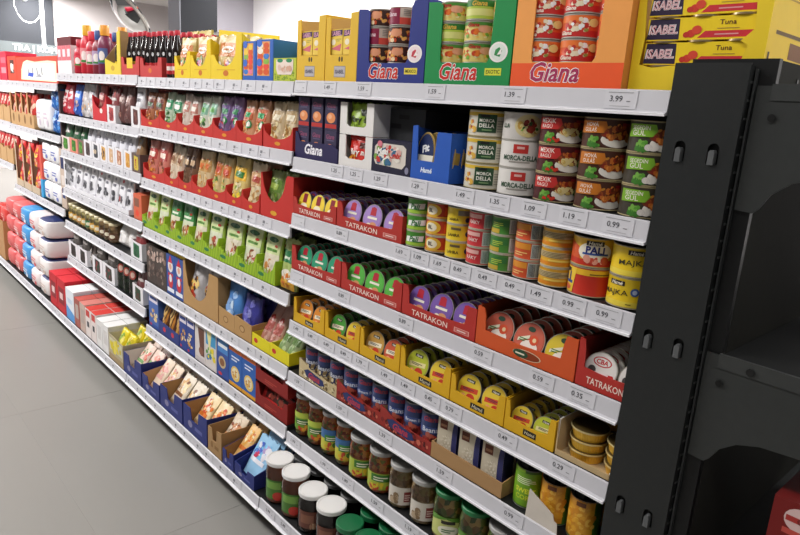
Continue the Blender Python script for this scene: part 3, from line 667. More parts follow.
for (x, ks, d), xx in zip(colx, xs):
    for rw in range(3):
        place(MC[ks[rw]], 'food_can', f'{d}, {["bottom", "middle", "top"][rw]} of its column on the second shelf', 'can', (xx, .062, z+rw*.0587), (0, 0, ROT(31 if rw != 2 else 26)), 'columns of meal cans')

# ---- third shelf: red trays, then columns of small cans
z = ztop(0, 2)
RED = '#b3332c'
def round_tin(lidcol, kind, r=.040, d=.024):
    a = Art()
    if kind == 'tat':      # coloured lid with a red crest and a slice picture
        a.ell(0, 0, r*.88, r*.88, lidcol, 1, 24); a.poly([(-r*.30, r*.20), (r*.30, r*.20), (r*.26, r*.72), (0, r*.80), (-r*.26, r*.72)], '#b8283a', 2); a.rect(-r*.5, -r*.06, r*.5, r*.10, '#f0ead8', 3); a.ell(r*.2, -r*.45, r*.36, r*.22, '#d89a6a', 2, 14); a.ell(-r*.25, -r*.5, r*.22, r*.16, '#efe6c8', 3, 12)
    elif kind == 'yel':
        a.ell(0, 0, r*.88, r*.88, '#f0d23a', 1, 24); a.poly([(-r*.3, 0), (r*.3, 0), (r*.3, r*.8), (-r*.3, r*.8)], '#8a1c2c', 2); a.ell(0, -r*.3, r*.5, r*.25, '#f6efd0', 2, 14)
    elif kind == 'fish':
        a.ell(0, 0, r*.9, r*.9, lidcol, 1, 24); a.ell(r*.1, -r*.35, r*.55, r*.38, '#f2e9dc', 2, 18); a.ell(r*.30, r*.1, r*.28, r*.28, '#d8502c', 3, 12); a.ell(r*.34, r*.1, r*.12, r*.12, '#f0d0a0', 4, 10); a.ell(0, r*.62, r*.24, r*.14, '#2a4a34', 3, 14); a.poly([(-r*.7, r*.0), (r*.0, r*.30), (r*.0, r*.12), (-r*.7, -r*.18)], '#e8e4c8', 3); a.lines(-r*.6, -r*.1, -.002, r*.12, 2, '#3f7a3a', 5)
    elif kind == 'cba':
        a.ell(0, 0, r*.92, r*.92, '#ebe6e0', 1, 26); a.text('CBA', 0, r*.45, r*.7, '#c8242c', 3, .1, .03); 
        pts = [(r*.55*math.cos(t), r*.45+r*.28*math.sin(t)) for t in [k*PI/10 for k in range(20)]]; a.poly(pts, '#c8242c', 1); a.ell(0, r*.45, r*.48, r*.22, '#ebe6e0', 2, 20)
        a.poly([(r*.88*math.cos(t), r*.88*math.sin(t)) for t in [PI+k*PI/12+.25 for k in range(11)]]+[(r*.75, -r*.1)], '#c8242c', 2); a.rect(-r*.3, -r*.25, r*.5, -r*.13, '#f6e0e0', 4); a.ell(-r*.5, -r*.1, r*.24, r*.24, '#4a4644', 3, 14)
    else:                  # pâté lids on yellow
        a.ell(0, 0, r*.90, r*.90, lidcol, 1, 24); a.rect(-r*.34, r*.46, r*.34, r*.66, '#2a2420', 3); a.text('Hamé', 0, r*.56, r*.5, '#f0ead8', 4, .2, .02); a.poly([(-r*.72, r*.05), (r*.72, r*.22), (r*.72, r*-.10), (-r*.72, -r*.26)], {'#e0c23a': '#cf4a2c', '#b8c03a': '#e6dc9a'}.get(lidcol, '#f0e6c8'), 2); a.ell(r*.25, -r*.45, r*.35, r*.25, '#c8402c', 2, 14); a.lines(-r*.5, -r*.08, r*.5, r*.10, 2, '#3a2a4a', 4); a.ell(-r*.35, -r*.5, r*.2, r*.15, '#e8a07a', 3, 12)
    return tin_parts(r, d, lidcol, a)
TK = {'tgreen': ('#2f9a72', 'tat'), 'tlime': ('#5cb84a', 'tat'), 'tviolet': ('#7a5aa8', 'tat'), 'tlilac': ('#a888c8', 'tat'), 'tyellow': ('#e8d84a', 'yel'), 'fred': ('#c8604a', 'fish'), 'fyel': ('#d8c034', 'fish'), 'cba': ('#d8d4cc', 'cba'),
      'po': ('#d8862c', 'pate'), 'pg': ('#4a9a3a', 'pate'), 'pb': ('#c89a4a', 'pate'), 'pl': ('#b8c03a', 'pate'), 'py': ('#e0c23a', 'pate'), 'pr': ('#c85a3a', 'pate')}
TINS = {}
def get_tin(k, r):
    r = round(r, 4)
    if (k, r) not in TINS: TINS[k, r] = round_tin(*TK[k], r, .019)
    return TINS[k, r]
FN = {2: ['left', 'right'], 3: ['left', 'middle', 'right']}
def tin_tray(uL, uR, z, col, files, n, desc, inner=None, text=None, logo=None, hf=.036, post=.075, r=.040, pitch=.0265, y0=.014, tincat='tin', tindesc=None, gp=None, side=None, hs=.062, lean=-14, d=None, skew=0, uv=None):
    xa, xb = XU(uL, .010, z), XU(uR, .010, z); w = xb-xa; a = Art()
    if text: a.text(text, w*.40, hf*.46, w*.50, '#ecd8cc', 1, 0, .012, 0, .0145); a.rect(w*.74, hf*.22, w*.93, hf*.62, '#e0a8a0', 1); a.rect(w*.75, hf*.26, w*.92, hf*.58, '#c86a62', 2); a.rect(w*.78, hf*.38, w*.89, hf*.46, '#f0dcd4', 3)
    if logo == 'h': a.rect(w*.40, hf*.24, w*.66, hf*.74, '#2c2620', 1); a.text('Hamé', w*.53, hf*.49, w*.20, '#e6dcc0', 2, .2, 0)
    if logo == 'o': a.ell(w*.55, hf*.48, w*.14, hf*.30, '#d8c8a8', 1, 26); a.ell(w*.55, hf*.48, w*.13, hf*.26, '#8a3a1c', 2, 26); a.ell(w*.49, hf*.48, w*.075, hf*.25, '#2c4a34', 3, 20); a.rect(w*.44, hf*.42, w*.53, hf*.52, '#e8e0c8', 4)
    d = d or max(.10, n*pitch+.05)
    top = [(0, post), (w*.07, post*.98), (w*.09, post*.80), (w*.10, hf+.006)]+arc(w*.10, w*.86, hf+.003, .004, 4)+[(w*.865, hf+.006), (w*.88, post*.78), (w*.90, post), (w, post)]
    P = tray_parts(w, d, top, hs, hs, col, inner, a, side=side)
    place(P, 'cardboard_tray', desc, 'tray', (xa, .010, z))
    fw_ = (w-.012)/len(files)
    for c, kinds in enumerate(files):
        for j in range(n):
            k = kinds[0] if j == 0 else kinds[-1]
            place(get_tin(k, min(r, fw_/2-.001)), 'flat_tin', f'{tindesc}, {FN[len(files)][c]} file, {ORD[j]} from front', tincat, (xa+.006+fw_*(c+.5)+rnd.uniform(-.0008, .0008), .0165+j*pitch, z+.004), (ROT(lean+rnd.uniform(-.6, .6)), 0, ROT(rnd.uniform(-1.5, 1.5))), group=gp or tindesc)
tin_tray(293, 335.5, z, RED, [['tyellow', 'tviolet']]*3, 6, 'red tray of yellow-lidded flat tins at the left end of the third shelf', '#a8352e', 'TATRAKON', tindesc='yellow-lidded flat tin in third-shelf red tray', post=.052, hs=.05, r=.04, hf=.028)
tin_tray(336.5, 401, z, RED, [['tlilac', 'tviolet']]*3, 6, 'red tray of lilac-lidded flat tins on the third shelf beside small green cans', '#a8352e', 'TATRAKON', tindesc='lilac-lidded flat tin in third-shelf red tray', post=.072, hs=.066, hf=.029)
def small_can(kind):
    r = .0345; h = .0415; a = Art(); col = '#ffffff'; rim = '#b5ae9c'
    if kind == 'green': col = '#4c9a35'; a.rect(-.06, .004, .06, .012, '#a8d048', 1); a.poly([(-.03, .012), (.02, .016), (.022, .030), (-.028, .026)], '#f2f4ee', 2); a.text('Pali', -.004, .021, .026, '#2a7a3a', 3, .2, .03); a.ell(.034, .024, .009, .008, '#2a3a7a', 2); a.ell(.05, .018, .01, .009, '#d8c04a', 2)
    elif kind == 'red': col = '#b8301f'; a.ell(-.012, .022, .024, .016, '#e8b83a', 1, 20); a.ell(-.014, .022, .016, .011, '#f4ead0', 2, 18); a.text('BL', -.016, .022, .014, '#3a2a1c', 3, 0, .03); a.rect(.02, .010, .055, .032, '#d8482a', 1); a.rect(-.06, .004, .06, .008, '#e0a83a', 1)
    elif kind == 'yellow': col = '#e2c42a'; a.text('LAHRA', -.012, .016, .032, '#4a3a1c', 2, 0, .02); a.ell(.024, .020, .007, .007, '#3a3a5a', 2); a.rect(-.02, .028, .006, .034, '#6a5a3a', 1); a.rect(.04, .008, .062, .034, '#c8a41c', 1)
    elif kind == 'yellowbar': col = '#e2c42a'; a.rect(.0, .022, .032, .034, '#8a8474', 1); a.text('LAHRA', -.012, .012, .028, '#4a3a1c', 2, 0, .02); a.ell(.024, .012, .006, .006, '#3a3a5a', 2)
    elif kind == 'redbar': col = '#c8343a'; a.rect(-.05, .026, -.002, .035, '#e8b0a8', 1); a.text('RÁKY', -.02, .018, .028, '#f0d8d0', 2, 0, .02); a.rect(.004, .005, .045, .037, '#c9d0c8', 1); a.bars(.006, .007, .036, .035, 13, '#4a5a58', 2, 3)
    elif kind == 'greenbar': col = '#4a8a35'; a.rect(-.05, .004, -.01, .014, '#c8a83a', 1); a.rect(-.05, .02, .01, .034, '#3a7a3a', 1); a.rect(.012, .005, .045, .037, '#c9d0c8', 1); a.bars(.016, .007, .040, .035, 11, '#4a5a68', 2, 4); a.lines(-.03, .018, .0, .03, 3, '#b8cf4a', 2)
    elif kind == 'orbar': col = '#d0522a'; a.rect(-.055, .024, .0, .037, '#e0902e', 1); a.lines(-.04, .01, -.004, .02, 2, '#f0c87a', 2); a.rect(.002, .005, .045, .037, '#c9d0c8', 1); a.bars(.004, .007, .038, .035, 14, '#4a4f58', 2, 5)
    elif kind == 'amber': col = '#e0a82a'; a.rect(-.06, .020, .06, .033, '#c8b48a', 1); a.lines(-.04, .021, .04, .033, 4, '#7a6a3a', 2); a.rect(-.06, .005, .06, .012, '#e08a1f', 1); a.rect(-.02, .013, .03, .017, '#f0d060', 2)
    return can_parts(r, h, col, a, lid='#8a857a', rim=rim)
SCN = {k: small_can(k) for k in ('green', 'red', 'yellow', 'yellowbar', 'redbar', 'greenbar', 'orbar', 'amber')}
cols = [(412.5, 'green', 'bright green'), (434, 'red', 'red and orange'), (455.5, 'yellow', 'plain yellow'), (477, 'redbar', 'pinkish red bar-coded'), (501.5, 'greenbar', 'green bar-coded'), (526, 'orbar', 'orange-red bar-coded'), (555.5, 'amber', 'amber')]
for u, k, d in cols:
    x = XU(587, .056, z)+.003-.0800-.0702*(len(cols)-1-[c[1] for c in cols].index(k))
    for j in range(2):
        for rw in range(3):
            kk = 'yellowbar' if (k == 'yellow' and rw == 2) else k
            place(SCN[kk], 'food_can', f'small {d} can, {["bottom", "middle", "top"][rw]} of its {["front", "second"][j]} column on the third shelf', 'can', (x+rnd.uniform(-.001, .001), .048+j*.078, z+rw*.0416), (0, 0, ROT(31+rnd.uniform(-5, 5))), 'columns of small cans')
def pate_can(kind):
    r = .0435; h = .0605; a = Art()
    if kind == 'pali': col = '#e8b62a'; a.rect(-.07, .004, .07, .016, '#c8321f', 1); a.poly([(-.07, .016), (-.07, .055), (-.03, .04), (-.025, .016)], '#d8582a', 1); a.ell(.004, .032, .034, .020, '#f4ecd8', 2, 22); a.rect(-.014, .045, .020, .054, '#2c2420', 3); a.text('Hamé', .003, .0495, .026, '#f0e6d0', 4, .2, .02); a.text('PALI', .004, .036, .036, '#23307a', 4, 0, .035); a.rect(-.02, .026, .03, .030, '#3a5aa0', 4); a.blobs(.006, .017, .022, .005, ['#d8684a', '#e8a08a', '#c84a34'], 12, .007, 4, 2); a.rect(.05, .008, .07, .05, '#c8421f', 2)
    elif kind == 'palis': col = '#c8301f'; a.rect(-.075, .044, .075, .056, '#e8b62a', 1); a.poly([(-.075, .004), (-.035, .004), (-.028, .056), (-.075, .056)], '#f0c83a', 2); a.text('LI', -.052, .034, .02, '#23307a', 3, 0, .035); a.rect(-.07, .022, -.036, .028, '#3a5aa0', 3); a.rect(-.066, .045, -.044, .053, '#2c2420', 3); a.rect(.0, .046, .05, .049, '#8a6a1c', 2); a.ell(-.052, .013, .012, .006, '#d8684a', 3)
    else:
        col = '#e9c61f'; dx = 0 if kind == 'majka' else -.030
        a.rect(-.014+dx, .044, .018+dx, .053, '#2c2420', 2); a.text('Hamé', .002+dx, .0485, .024, '#f0e6d0', 3, .2, .02); a.text('MAJKA', -.002+dx, .028, .056, '#3a3520', 3, 0, .005, .05, .013); a.ell(.038+dx, .034, .008, .008, '#3a5a9a', 3, 14); a.ell(.038+dx, .034, .0045, .0045, '#b8c4d8', 4, 10); a.rect(-.07, .004, .07, .014, '#f0d84a', 1); a.rect(.024+dx, .008, .034+dx, .010, '#8a741c', 2)
        if kind != 'majka': a.rect(.018, .008, .044, .044, '#d8d4c0', 2); a.bars(.020, .010, .042, .043, 4, '#8a8678', 3, 2); a.lines(.020, .010, .042, .043, 9, '#5a5648', 4)
    return can_parts(r, h, col, a, lid='#5a564c', rim='#9a917a')
PC = {k: pate_can(k) for k in ('pali', 'palis', 'majka', 'majkas')}
for u, ks, d in [(587, ['palis', 'pali'], 'yellow and red meat-spread can'), (624, ['majkas', 'majka'], 'plain yellow pâté can')]:
    x = XU(587, .056, z)+.003+(.0895 if u > 600 else 0)
    for j in range(2):
        for rw in range(2):
            place(PC[ks[rw]], 'food_can', f'{d}, {["lower", "upper"][rw]} of the {["front", "second"][j]} column on the third shelf', 'can', (x, .056+j*.09, z+rw*.0608), (0, 0, ROT(28)), 'cans near the end post')
place(carton_parts(.012, .11, .12, '#d8c8b0'), 'carton', 'narrow beige carton half hidden behind the black end post', 'carton', (1.1595, .03, z))

# ---- fourth shelf: trays of flat tins on edge
z = ztop(0, 3)
tin_tray(291.5, 340, z, RED, [['tgreen']]*3, 8, 'red tray of dark green flat tins at the left end of the fourth shelf', '#a8352e', 'TATRAKON', tindesc='dark green flat tin in fourth-shelf red tray', post=.078, hs=.05, hf=.030)
tin_tray(341, 400.5, z, RED, [['tlime']]*3, 8, 'red tray of lime green flat tins on the fourth shelf', '#a8352e', 'TATRAKON', tindesc='lime green flat tin in fourth-shelf red tray', post=.078, hs=.05, hf=.030)
tin_tray(401.5, 474, z, RED, [['tviolet']]*3, 8, 'red tray of violet flat tins on the fourth shelf beside the orange tray', '#a8352e', 'TATRAKON', tindesc='violet flat tin in fourth-shelf red tray', post=.080, hs=.05, hf=.030)
tin_tray(475, 573, z, '#d0572a', [['fred'], ['fred'], ['fyel', 'fred']], 5, 'orange tray of large fish-salad tins on the fourth shelf', '#b8502a', None, 'o', tindesc='large salad tin in the orange tray', post=.092, hs=.095, hf=.036, pitch=.034, r=.047, lean=-20, side='#b84a26', skew=14)
tin_tray(574.5, 650, z, RED, [['cba']]*2, 7, 'red tray of white-lidded tins against the black end post', '#a8352e', 'TATRAKON', tindesc='white-lidded tin in the end red tray', post=.10, hs=.09, hf=.038, pitch=.025, r=.047, lean=-16, skew=18)

# ---- fifth shelf: yellow trays
z = ztop(0, 4)
YT = '#d8a81f'
ty = [(293.5, 323.5, ['po', 'po'], 'orange-lidded', 5), (324.5, 358.5, ['pg', 'py'], 'green-and-yellow-lidded', 5), (359.5, 398.5, ['pb', 'pr'], 'picture-lidded', 5), (399.5, 448.5, ['pl', 'py'], 'lime-and-yellow-lidded', 6), (449.5, 502.5, ['py', 'py'], 'pale yellow-lidded', 5), (503.5, 552.5, ['py', 'pl'], 'bright yellow-lidded', 6)]
for i, (ul, ur, ks, d, n) in enumerate(ty):
    tin_tray(ul, ur, z, YT, [[ks[0]], [ks[1]]], n, f'yellow tray of {d} tins, {ORD[i]} from left on fifth shelf', '#c89a2a', None, 'h', tindesc=f'{d} tin in {ORD[i]} yellow tray', post=.072 if i > 3 else .08, hs=.074, hf=.029, pitch=.029, lean=-16, skew=14)
# kraft tray with stacked gold tins
xa, xb = XU(554.5, .010, z), XU(650, .010, z); xb = min(xb, 1.165); w = xb-xa
P = tray_parts(w, .36, [(0, .082), (.004, .012), (w, .012)], .085, .085, '#c2a87c', '#cdb48a', None, side='#d9d4cc')
place(P, 'cardboard_tray', 'low kraft tray of stacked gold tins next to the end post', 'tray', (xa, .010, z))
GT = flat_tin_parts(.0405, .0235, '#e0b13a', '#5a4824')
for j in range(3):
    for c in range(2):
        for k in range(3):
            place(GT, 'gold_tin', f'ribbed gold tin, {["bottom", "middle", "top"][k]} of the {["left", "right"][c]} stack in {["the front row", "the second row", "the back row"][j]} of the kraft tray', 'tin', (xa+.050+c*.0855+(j % 2)*.003, .055+j*.088, z+.0025+k*.0241), (0, 0, k*.3), 'stacked gold tins')

# ---- sixth shelf: bean cans in sleeves, cartons, corn
z = ztop(0, 5)
def bean_can(kind):
    r = .0328; h = .108; a = Art(); col = '#27335c'
    a.rect(-.07, .070, .07, .100, '#2c3a6a', 1); a.text('Giana', .0, .090, .044, '#a83244', 2, .2, .03)
    if kind == 'white': a.blobs(0, .030, .055, .024, ['#cdbb92', '#b89f70', '#e0d2ae', '#8a734a'], 60, .0075, 2, 3)
    else: a.blobs(0, .026, .055, .022, ['#8a2a24', '#a83a30', '#5e1a18', '#b85a48'], 60, .007, 2, 4); a.rect(-.055, .050, .055, .068, '#3a4f8a', 1)
    a.text('Brown B' if kind == 'brown' else 'Beans', -.002, .060, .044, '#d8dce8', 3, 0, .02)
    return can_parts(r, h, col, a, lid='#6a6a68', rim='#8a8a88')
BC = {k: bean_can(k) for k in ('white', 'red', 'brown')}
us = [(307, 'white'), (321.5, 'white'), (334, 'white'), (349, 'red'), (364, 'brown'), (379, 'red'), (395.5, 'red'), (414, 'brown'), (434, 'red')]
BX = []
for i, (u, k) in enumerate(us):
    x = XU(u, .05, z+.06); BX.append(x)
x0 = XU(299, .010, z)+.038
for i, (u, k) in enumerate(us):
    for j in range(2):
        place(BC[k], 'food_can', f'tall navy bean can, {ORD[i]} from the left in the {["front", "second"][j]} row of the sixth shelf', 'can', (x0+i*.0672+(i//3)*.005, .048+j*.070, z+.003), (0, 0, ROT(32)), 'bean cans on the sixth shelf')
def sleeve(xa, w, cols, desc):
    a = Art(); a.blobs(w*.5, .018, w*.46, .013, cols, 110, .0068, 1, 5)
    a.poly([(w*.22, .014), (w*.58, .006), (w*.70, .014), (w*.66, .030), (w*.26, .040), (w*.16, .030)], '#2a3566', 6); a.text('Giana', w*.43, .0225, w*.30, '#b83a4a', 7, .2, .03)
    P = tray_parts(w, .165, [(0, .062), (w*.1, .056), (w*.32, .040), (w*.75, .034), (w, .036)], .036, .036, cols[0], '#b89a6a', a)
    place(P, 'cardboard_tray', desc, 'tray', (xa, .010, z))
sleeve(x0-.038, .2055, ['#c8b68c', '#8a744a', '#e8dcb8', '#d8caa0', '#6a5634'], 'pale bean-print cardboard sleeve on the sixth shelf')
sleeve(x0-.038+.2065, .2055, ['#9a3028', '#4a1210', '#c86a54', '#7a221e'], 'red bean-print cardboard sleeve beside the pale one')
sleeve(x0-.038+.413, .2055, ['#98302a', '#4a1210', '#c86a54', '#7a221e'], 'red bean-print cardboard sleeve beside the kraft tray')
xk = x0-.038+.620
def rice_carton():
    w = .060; h = .112; a = Art(); a.rect(.002, .002, w-.002, h-.002, '#d2c7b0', 1)
    a.poly([(w, .0)]+[(w*.86+w*.14*math.sin(t)*0-w*.12*math.cos(t), h*.5+h*.5*math.sin(t)) for t in [-PI/2+k*PI/8 for k in range(9)]]+[(w, h)], '#3a3a6a', 2)
    a.rect(w*.12, h*.74, w*.50, h*.96, '#6a3a2c', 2); a.rect(w*.16, h*.80, w*.46, h*.86, '#a87a5c', 3); a.blobs(w*.45, h*.42, w*.24, h*.2, ['#dcd2be', '#c6baa0', '#e6dece'], 30, .004, 2, 3); a.ell(w*.36, h*.16, w*.24, h*.06, '#8a3a30', 3, 16); a.rect(w*.2, h*.145, w*.52, h*.175, '#e0c8b8', 4)
    return carton_parts(w, h, .05, '#c9bda4', a, side='#2f2f5c', top='#4a4660')
RCN = rice_carton()
P = tray_parts(.236, .17, [(0, .044), (.236, .040)], .05, .05, '#a98459', '#b08d62')
place(P, 'cardboard_tray', 'plain kraft cardboard tray of rice cartons on the sixth shelf', 'tray', (xk, .010, z))
for c in range(3):
    for j in range(2):
        place(RCN, 'rice_carton', f'cream and navy rice carton, {["left", "middle", "right"][c]} in the {["front", "second"][j]} row of the kraft tray', 'carton', (xk+.009+c*.0755, .020+j*.072, z+.003), (0, 0, ROT(9)), 'rice cartons in kraft tray')
def corn_can(kind):
    r = .0345; h = .098; a = Art(); col = '#3f6a24'
    a.rect(-.075, .006, -.01 if kind == 'g' else .02, .098, '#8ab81f' if kind == 'g' else '#d8962a', 1)
    if kind == 'g': a.text('SWEET', -.006, .045, .05, '#dfe83a', 3, 0, .03); a.text('CORN', -.006, .028, .046, '#c8d82a', 3, 0, .03); a.rect(-.05, .006, .03, .09, '#74a81f', 2); a.lines(-.03, .062, .02, .080, 4, '#e8f0c8', 3); a.rect(.03, .006, .065, .098, '#d8962a', 2)
    else: a.blobs(-.012, .05, .034, .040, ['#e0a42e', '#d08a20', '#e8b84a'], 70, .007, 2, 3); a.rect(.03, .006, .075, .098, '#4f7a24', 2); a.rect(-.02, .084, .0, .094, '#6a3a14', 6)
    return can_parts(r, h, col, a, lid='#3a3a38', rim='#6a6a66')
CC = {k: corn_can(k) for k in 'gy'}
for i, (u, k) in enumerate([(527, 'g'), (551, 'y'), (583, 'y'), (616, 'g')]):
    x = xk+.238+.042+i*.0735
    for j in range(2):
        if x < 1.165: place(CC[k], 'food_can', f'green and yellow sweetcorn can, {ORD[i]} from the left in the {["front", "second"][j]} row', 'can', (x, .055+j*.08, z), (0, 0, ROT(30)), 'sweetcorn cans')
place([('card_sheet', MB().prism([(0, 0), (.085, 0), (.082, .024), (.074, .026), (.070, .040), (.004, .070)], 0, .002, '#cfc6ba').mesh('card_sheet', 'kraft_card'))], 'torn_card', 'torn white card propped before the sweetcorn cans', 'card', (.985, .006, z))

# ---- seventh shelf: preserving jars
z = ztop(0, 6)
chunk_mat('pickled_lecho', ['#d87a34', '#c86024', '#e09a3a', '#a84a20', '#8a8a34'], 95)
chunk_mat('pickled_mushroom', ['#b08a5c', '#c8a878', '#8a6a44', '#9a8650'], 75)
chunk_mat('pickled_gherkin', ['#7a8a3a', '#8f9a48', '#9a743c', '#5f7030', '#c8a860'], 65)
chunk_mat('dark_jam', ['#2a1512', '#35201a', '#22100e'], 30, .25); chunk_mat('tomato_sauce', ['#9a5030', '#a85a38', '#8a4426'], 40, .3); chunk_mat('beetroot', ['#4a1820', '#3a1018', '#5a2028'], 50)
def grow(a, kx, ky): a.sh = [([(x*kx, .010+(y-.010)*ky) for x, y in v], f, c, l) for v, f, c, l in a.sh]; return a
def jar_label(kind):
    a = Art()
    if kind == 'lecho': a.rect(-.045, .022, .045, .075, '#6fa02c', 1); a.rect(-.045, .060, .045, .078, '#b8c84a', 2); a.rect(-.02, .040, .04, .056, '#2f6a2a', 3); a.lines(-.014, .042, .034, .055, 2, '#e8ecc8', 4); a.blobs(.014, .030, .022, .006, ['#c8402a', '#e0a02c', '#d86a2a'], 10, .006, 4, 3)
    elif kind == 'leb': a.rect(-.04, .018, .045, .082, '#c8c23a', 1); a.rect(-.04, .054, .045, .082, '#3a6aa0', 2); a.rect(-.018, .046, .034, .066, '#3f8a3a', 3); a.lines(-.012, .050, .030, .062, 2, '#f0f0d8', 4); a.blobs(.01, .032, .025, .009, ['#d8b02c', '#3f7a2c', '#c84a2c'], 14, .007, 3, 5)
    elif kind == 'short': a.rect(-.045, .014, .045, .054, '#a8b83a', 1); a.rect(-.02, .034, .036, .052, '#3f7a2c', 2); a.lines(-.012, .037, .03, .049, 2, '#f0f0d8', 3); a.blobs(.0, .022, .030, .006, ['#d8c22c', '#c8482c'], 12, .007, 3, 5)
    elif kind == 'white': a.rect(-.04, .014, .04, .056, '#d8d0c4', 1); a.blobs(-.015, .028, .014, .010, ['#b8a084', '#e0d4c0', '#8a7052'], 12, .007, 2, 6); a.rect(.008, .022, .030, .046, '#8a3a34', 2); a.lines(.010, .026, .028, .042, 3, '#e0c8c0', 3)
    elif kind == 'green': a.rect(-.045, .016, .045, .062, '#c8cc7a', 1); a.poly([(-.045, .05), (.0, .062), (.045, .05), (.045, .066), (-.045, .066)], '#5a8a2c', 2); a.rect(-.012, .050, .022, .058, '#2c2620', 4); a.ell(.006, .034, .026, .012, '#f0ecd8', 3, 18); a.lines(-.01, .030, .024, .040, 2, '#4a7a3a', 5)
    elif kind == 'choc': a.rect(-.035, .018, .045, .058, '#6a3a2c', 1); a.rect(-.025, .030, .02, .050, '#8a5a44', 2); a.blobs(.02, .026, .018, .008, ['#c8a888', '#4a2418', '#a87a5c'], 12, .006, 2, 4); a.rect(.036, .020, .046, .050, '#d8c8b8', 3)
    elif kind == 'sauce': a.rect(-.04, .016, .045, .060, '#4a7a2c', 1); a.rect(-.03, .040, .025, .056, '#7aa84a', 2); a.ell(.012, .024, .018, .010, '#c8382c', 3, 16); a.rect(.028, .02, .046, .06, '#d8b82c', 2)
    return a
JK = {'lecho': jar_parts(.0365, .146, '#a3a19e', 'pickled_lecho', grow(jar_label('lecho'), 1.05, 1.12)), 'leb': jar_parts(.0365, .146, '#a3a19e', 'pickled_lecho', grow(jar_label('leb'), 1.05, 1.12)),
      'short': jar_parts(.0445, .132, '#aaa8a5', 'pickled_lecho', grow(jar_label('short'), 1.1, 1.3)), 'white': jar_parts(.0435, .130, '#aaa8a5', 'pickled_mushroom', grow(jar_label('white'), 1.1, 1.3)),
      'green': jar_parts(.0445, .140, '#1f7a44', 'pickled_gherkin', grow(jar_label('green'), 1.1, 1.2)), 'grey': jar_parts(.047, .138, '#aaa8a5', 'pickled_gherkin', grow(jar_label('white'), 1.1, 1.2)), 'dark': jar_parts(.047, .138, '#222222', 'pickled_gherkin', jar_label('green'))}
seq = ['lecho', 'lecho', 'leb', 'leb', 'short', 'short', 'white', 'white', 'green', 'green', 'grey', 'grey', 'dark']
uu = [302, 316.5, 330, 345, 361, 376, 394, 411, 425, 446, 470, 491, 512]
x = .042
jx = []
for i, k in enumerate(seq):
    r = {'lecho': .0365, 'leb': .0365, 'short': .0445, 'white': .0435, 'green': .0445}.get(k, .047)
    if i: x += rp+r+.0035
    rp = r; jx.append(x)
JN = {'lecho': 'tall jar of orange vegetables with green label', 'leb': 'tall jar of orange vegetables with blue-green label', 'short': 'squat jar of orange vegetables', 'white': 'squat mushroom jar with white label', 'green': 'green-lidded gherkin jar', 'grey': 'grey-lidded gherkin jar', 'dark': 'black-lidded jar'}
for i, k in enumerate(seq):
    for j in range(2):
        place(JK[k], 'glass_jar', f'{JN[k]}, {ORD[i]} from left, {["front", "second"][j]} row, seventh shelf', 'jar', (jx[i], .052+j*.098, z), (0, 0, ROT(34+rnd.uniform(-8, 8))), 'preserve jars on the seventh shelf')
# ---- base shelf: white-lidded, grey-lidded and green-lidded jars
z = ztop(0, 7)
def taller(a, k): a.sh = [([(x, .012+(y-.012)*k) for x, y in v], f, c, l) for v, f, c, l in a.sh]; return a
JB = {'sauce': jar_parts(.047, .150, '#e9e7e4', 'tomato_sauce', taller(jar_label('sauce'), 1.6), neck=.93, lidh=.014, lidin='#efedea'), 'choc': jar_parts(.047, .135, '#e9e7e4', 'dark_jam', taller(jar_label('choc'), 1.5), neck=.93, lidh=.014, lidin='#efedea'),
      'gl': jar_parts(.042, .128, '#1c6e42', 'dark_jam', jar_label('choc'), neck=.92, lidh=.017), 'grey': jar_parts(.042, .125, '#6e6e6e', 'dark_jam', None, neck=.92), 'beet': jar_parts(.042, .125, '#24493a', 'beetroot', None, neck=.92)}
front = [(273, 450, 'sauce'), (285, 466, 'sauce'), (298.5, 485, 'choc'), (318, 495, 'choc')]
x0 = .036
for i, (_, _, k) in enumerate(front):
    place(JB[k], 'glass_jar', f'white-lidded jar of {["red sauce", "red sauce", "dark spread", "dark spread"][i]}, {ORD[i]} from the left on the base shelf', 'jar', (x0+i*.0985, YB+.058, z), (0, 0, ROT(36)), 'white-lidded jars')
for i in range(4):
    place(JB['grey'], 'glass_jar', f'dark grey-lidded jar, {ORD[i]} from the left behind the white-lidded jars', 'jar', (x0+.005+i*.0905, YB+.158, z), (0, 0, .5), 'grey-lidded jars')
for i in range(6):
    for j in range(2):
        place(JB['gl'], 'glass_jar', f'green-lidded dark jar, {ORD[i]} from left in the {["front", "second"][j]} row of the base shelf', 'jar', (x0+.392+i*.0875, YB+.055+j*.092, z), (0, 0, .5), 'green-lidded jars')
for i in range(5):
    place(JB['beet'], 'glass_jar', f'dark green-lidded beetroot jar, {ORD[i]} from left in the back row', 'jar', (x0+.46+i*.0905, YB+.25, z), (0, 0, .5), 'beetroot jars')

# ================================================================== SECOND BAY
# ---- top shelf
z = ztop(1, 0)
def sauce_art():
    a = Art(); a.rect(-.028, .016, .028, .058, '#b8242a', 1); a.rect(-.014, .030, .016, .046, '#f0e0d8', 2)
    return a
DB = bottle_parts(.0225, .185, '#1d1414', '#c8283a', sauce_art(), neck='#d8d8d8')
def yel_art():
    a = Art(); a.rect(-.028, .016, .028, .058, '#e0c02a', 1); a.rect(-.014, .030, .016, .046, '#8a5a1c', 2)
    return a
DBY = bottle_parts(.0225, .185, '#1d1414', '#c8283a', yel_art(), neck='#d8d8d8')
def crate(xa, w, z, label, art=None):
    P = tray_parts(w, .24, [(0, .080), (w*.12, .080), (w*.18, .048), (w*.80, .048), (w*.86, .080), (w, .080)], .08, .08, '#c23a38', '#a83230', art)
    place(P, 'cardboard_tray', label, 'tray', (xa, .010, z))
xa, xb = -1.243, -1.010
